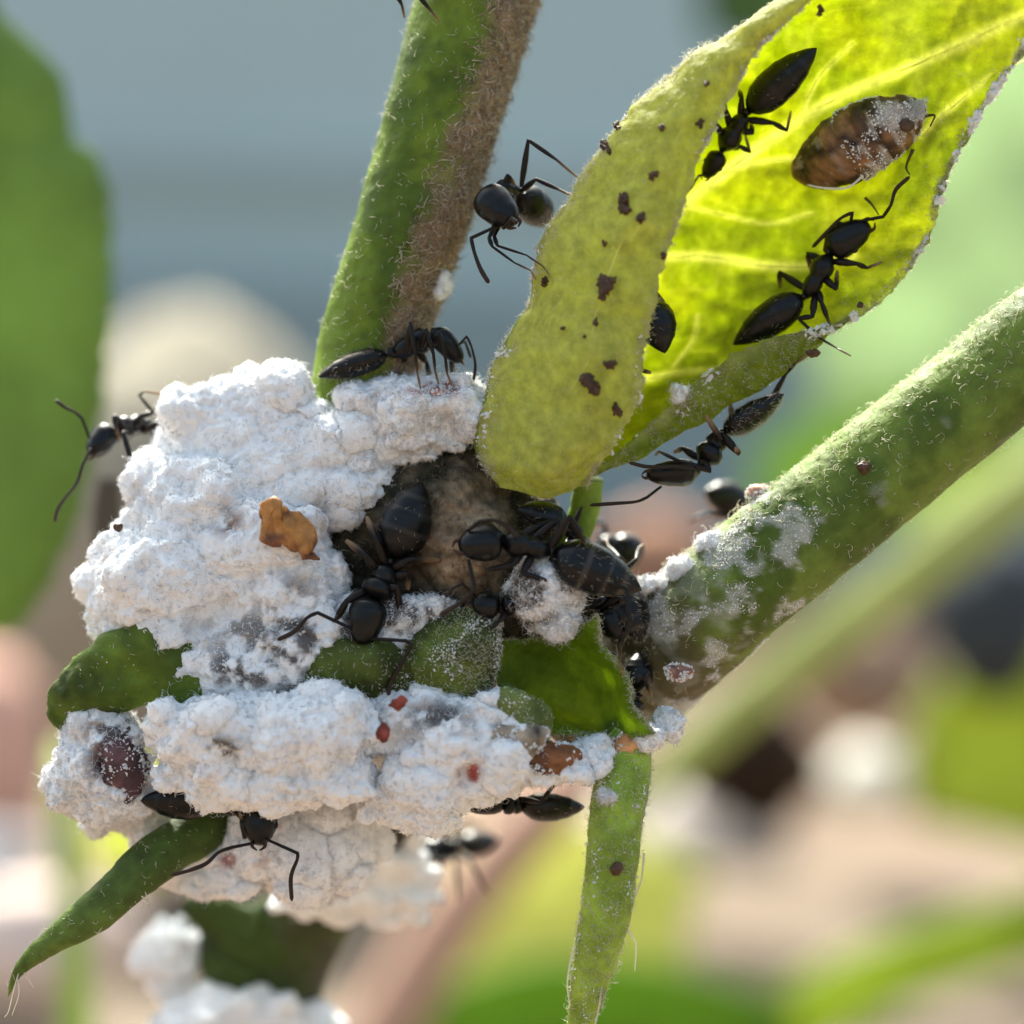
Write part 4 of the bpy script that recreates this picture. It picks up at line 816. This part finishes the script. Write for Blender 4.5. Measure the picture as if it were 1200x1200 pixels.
# orange flake: a crumpled sheet
fr = [[(303, 598, -1.35), (305, 615, -1.4), (318, 640, -1.4)], [(318, 585, -1.5), (325, 610, -1.65), (335, 640, -1.5)], [(338, 598, -1.4), (345, 618, -1.6), (350, 648, -1.45)], [(356, 610, -1.2), (365, 632, -1.3), (370, 655, -1.2)]]
G = patch(fr, 8, 8); qv = G.reshape(-1, 3); G = (qv+np.array([0, .13, 0])+.17*np.stack([fbm(qv, 2.2, 1), fbm(qv, 2.2, 2), fbm(qv, 2.2, 3)], 1)).reshape(G.shape)
V, F, _ = sheet(G, .12); cc = mixc((.42, .20, .06), (.17, .065, .03), sstep(.0, .5, fbm(V, 1.8, 9)+.25*(proj(V)[:, 1]-620)/20))
tag(mk('flake', V, F, M['chitin'], None, cc), 'amber orange flake stuck in the biggest wax clump', 'flake')
REDS = [(466, 824, -1.92, 9, 7, 'round red fleck on the upper edge of the bluish wax clump'), (450, 859, -1.95, 7, 10, 'rust red fleck on the wax seam, below another red fleck')]
for x, y_, d, rx, rz, lb in REDS: husk('fleck', lb, 'fleck', (x, y_, d), (rx, 5, rz), (.22, .045, .03), x, .45)
husk('mealybug', 'reddish flattened mealybug under the feet of the side-view ant', 'mealybug', (516, 461, .25), (30, 30, 8), (.45, .22, .18), 12, .3)
# dark debris on the leaf
DEB = [(733, 236, 9, 13), (711, 334, 11, 13), (706, 345, 6, 7), (752, 255, 5, 8), (690, 446, 10, 9), (698, 456, 7, 9), (714, 427, 9, 6), (698, 378, 4, 6), (722, 482, 6, 8), (640, 330, 6, 5), (709, 175, 7, 11), (723, 147, 5, 6), (765, 205, 6, 6), (708, 285, 4, 5), (820, 145, 5, 6), (828, 98, 4, 5), (775, 150, 4, 5), (660, 385, 3, 3), (685, 395, 3, 3), (962, 12, 5, 7), (777, 300, 4, 6)]
ORD = 'topmost second third fourth fifth sixth seventh eighth ninth tenth eleventh twelfth thirteenth fourteenth fifteenth sixteenth seventeenth eighteenth nineteenth twentieth lowest'.split()
for i, (x, y_, rx, rz) in enumerate(sorted(DEB, key=lambda d: d[1])):
    ch = []
    for a in range(1 if rx < 5 else 3):
        an_ = i*1.7+a*2.1; f_ = (.85, .6, .45)[a]; ch.append(ell(P(*LY(x+(rx*.7*math.cos(an_) if a else 0), y_+(rz*.7*math.sin(an_) if a else 0), .02+.02*a, flap)), np.array([rx*f_*.8, 3.5, rz*f_*.8])/50, .8, 300+i*5+a))
    V, F = merge(ch)
    o = mk('debris_speck', V, F, M['speck'])
    tag(o, ('large ' if rx > 8 else 'small ' if rx > 4 else 'tiny ')+'brown debris speck on the leaf flap, '+ORD[i]+(' of them all' if i in (0, 20) else ' from the top'), 'speck', 'debris specks on the leaf flap')
for x, y_, rx, rz, lb in ((953, 414, 8, 5, 'black speck on the lower rolled edge of the curled leaf'), (1008, 358, 4, 4, 'small brown speck on the leaf right of the antenna-raising ant')):
    V, F = ell(P(x, y_, -.5), np.array([rx, 5, rz])/50, .3, int(x)); tag(mk('debris_speck', V, F, M['speck']), lb, 'speck')
for x, y_, lb in ((113, 618, 'round black speck on the left edge of the biggest wax clump'), (722, 1018, 'dark speck on the hanging sprout'), (1012, 548, 'dark speck on the right stem')):
    V, F = ell(P(x+(26 if x < 200 else 0), y_, -.1 if x < 200 else (-1.45 if x < 800 else -1.05)), np.array([8, 6, 8] if x > 200 else [5, 4, 5])/50, .35, int(x)); tag(mk('debris_speck', V, F, M['speck']), lb, 'speck')
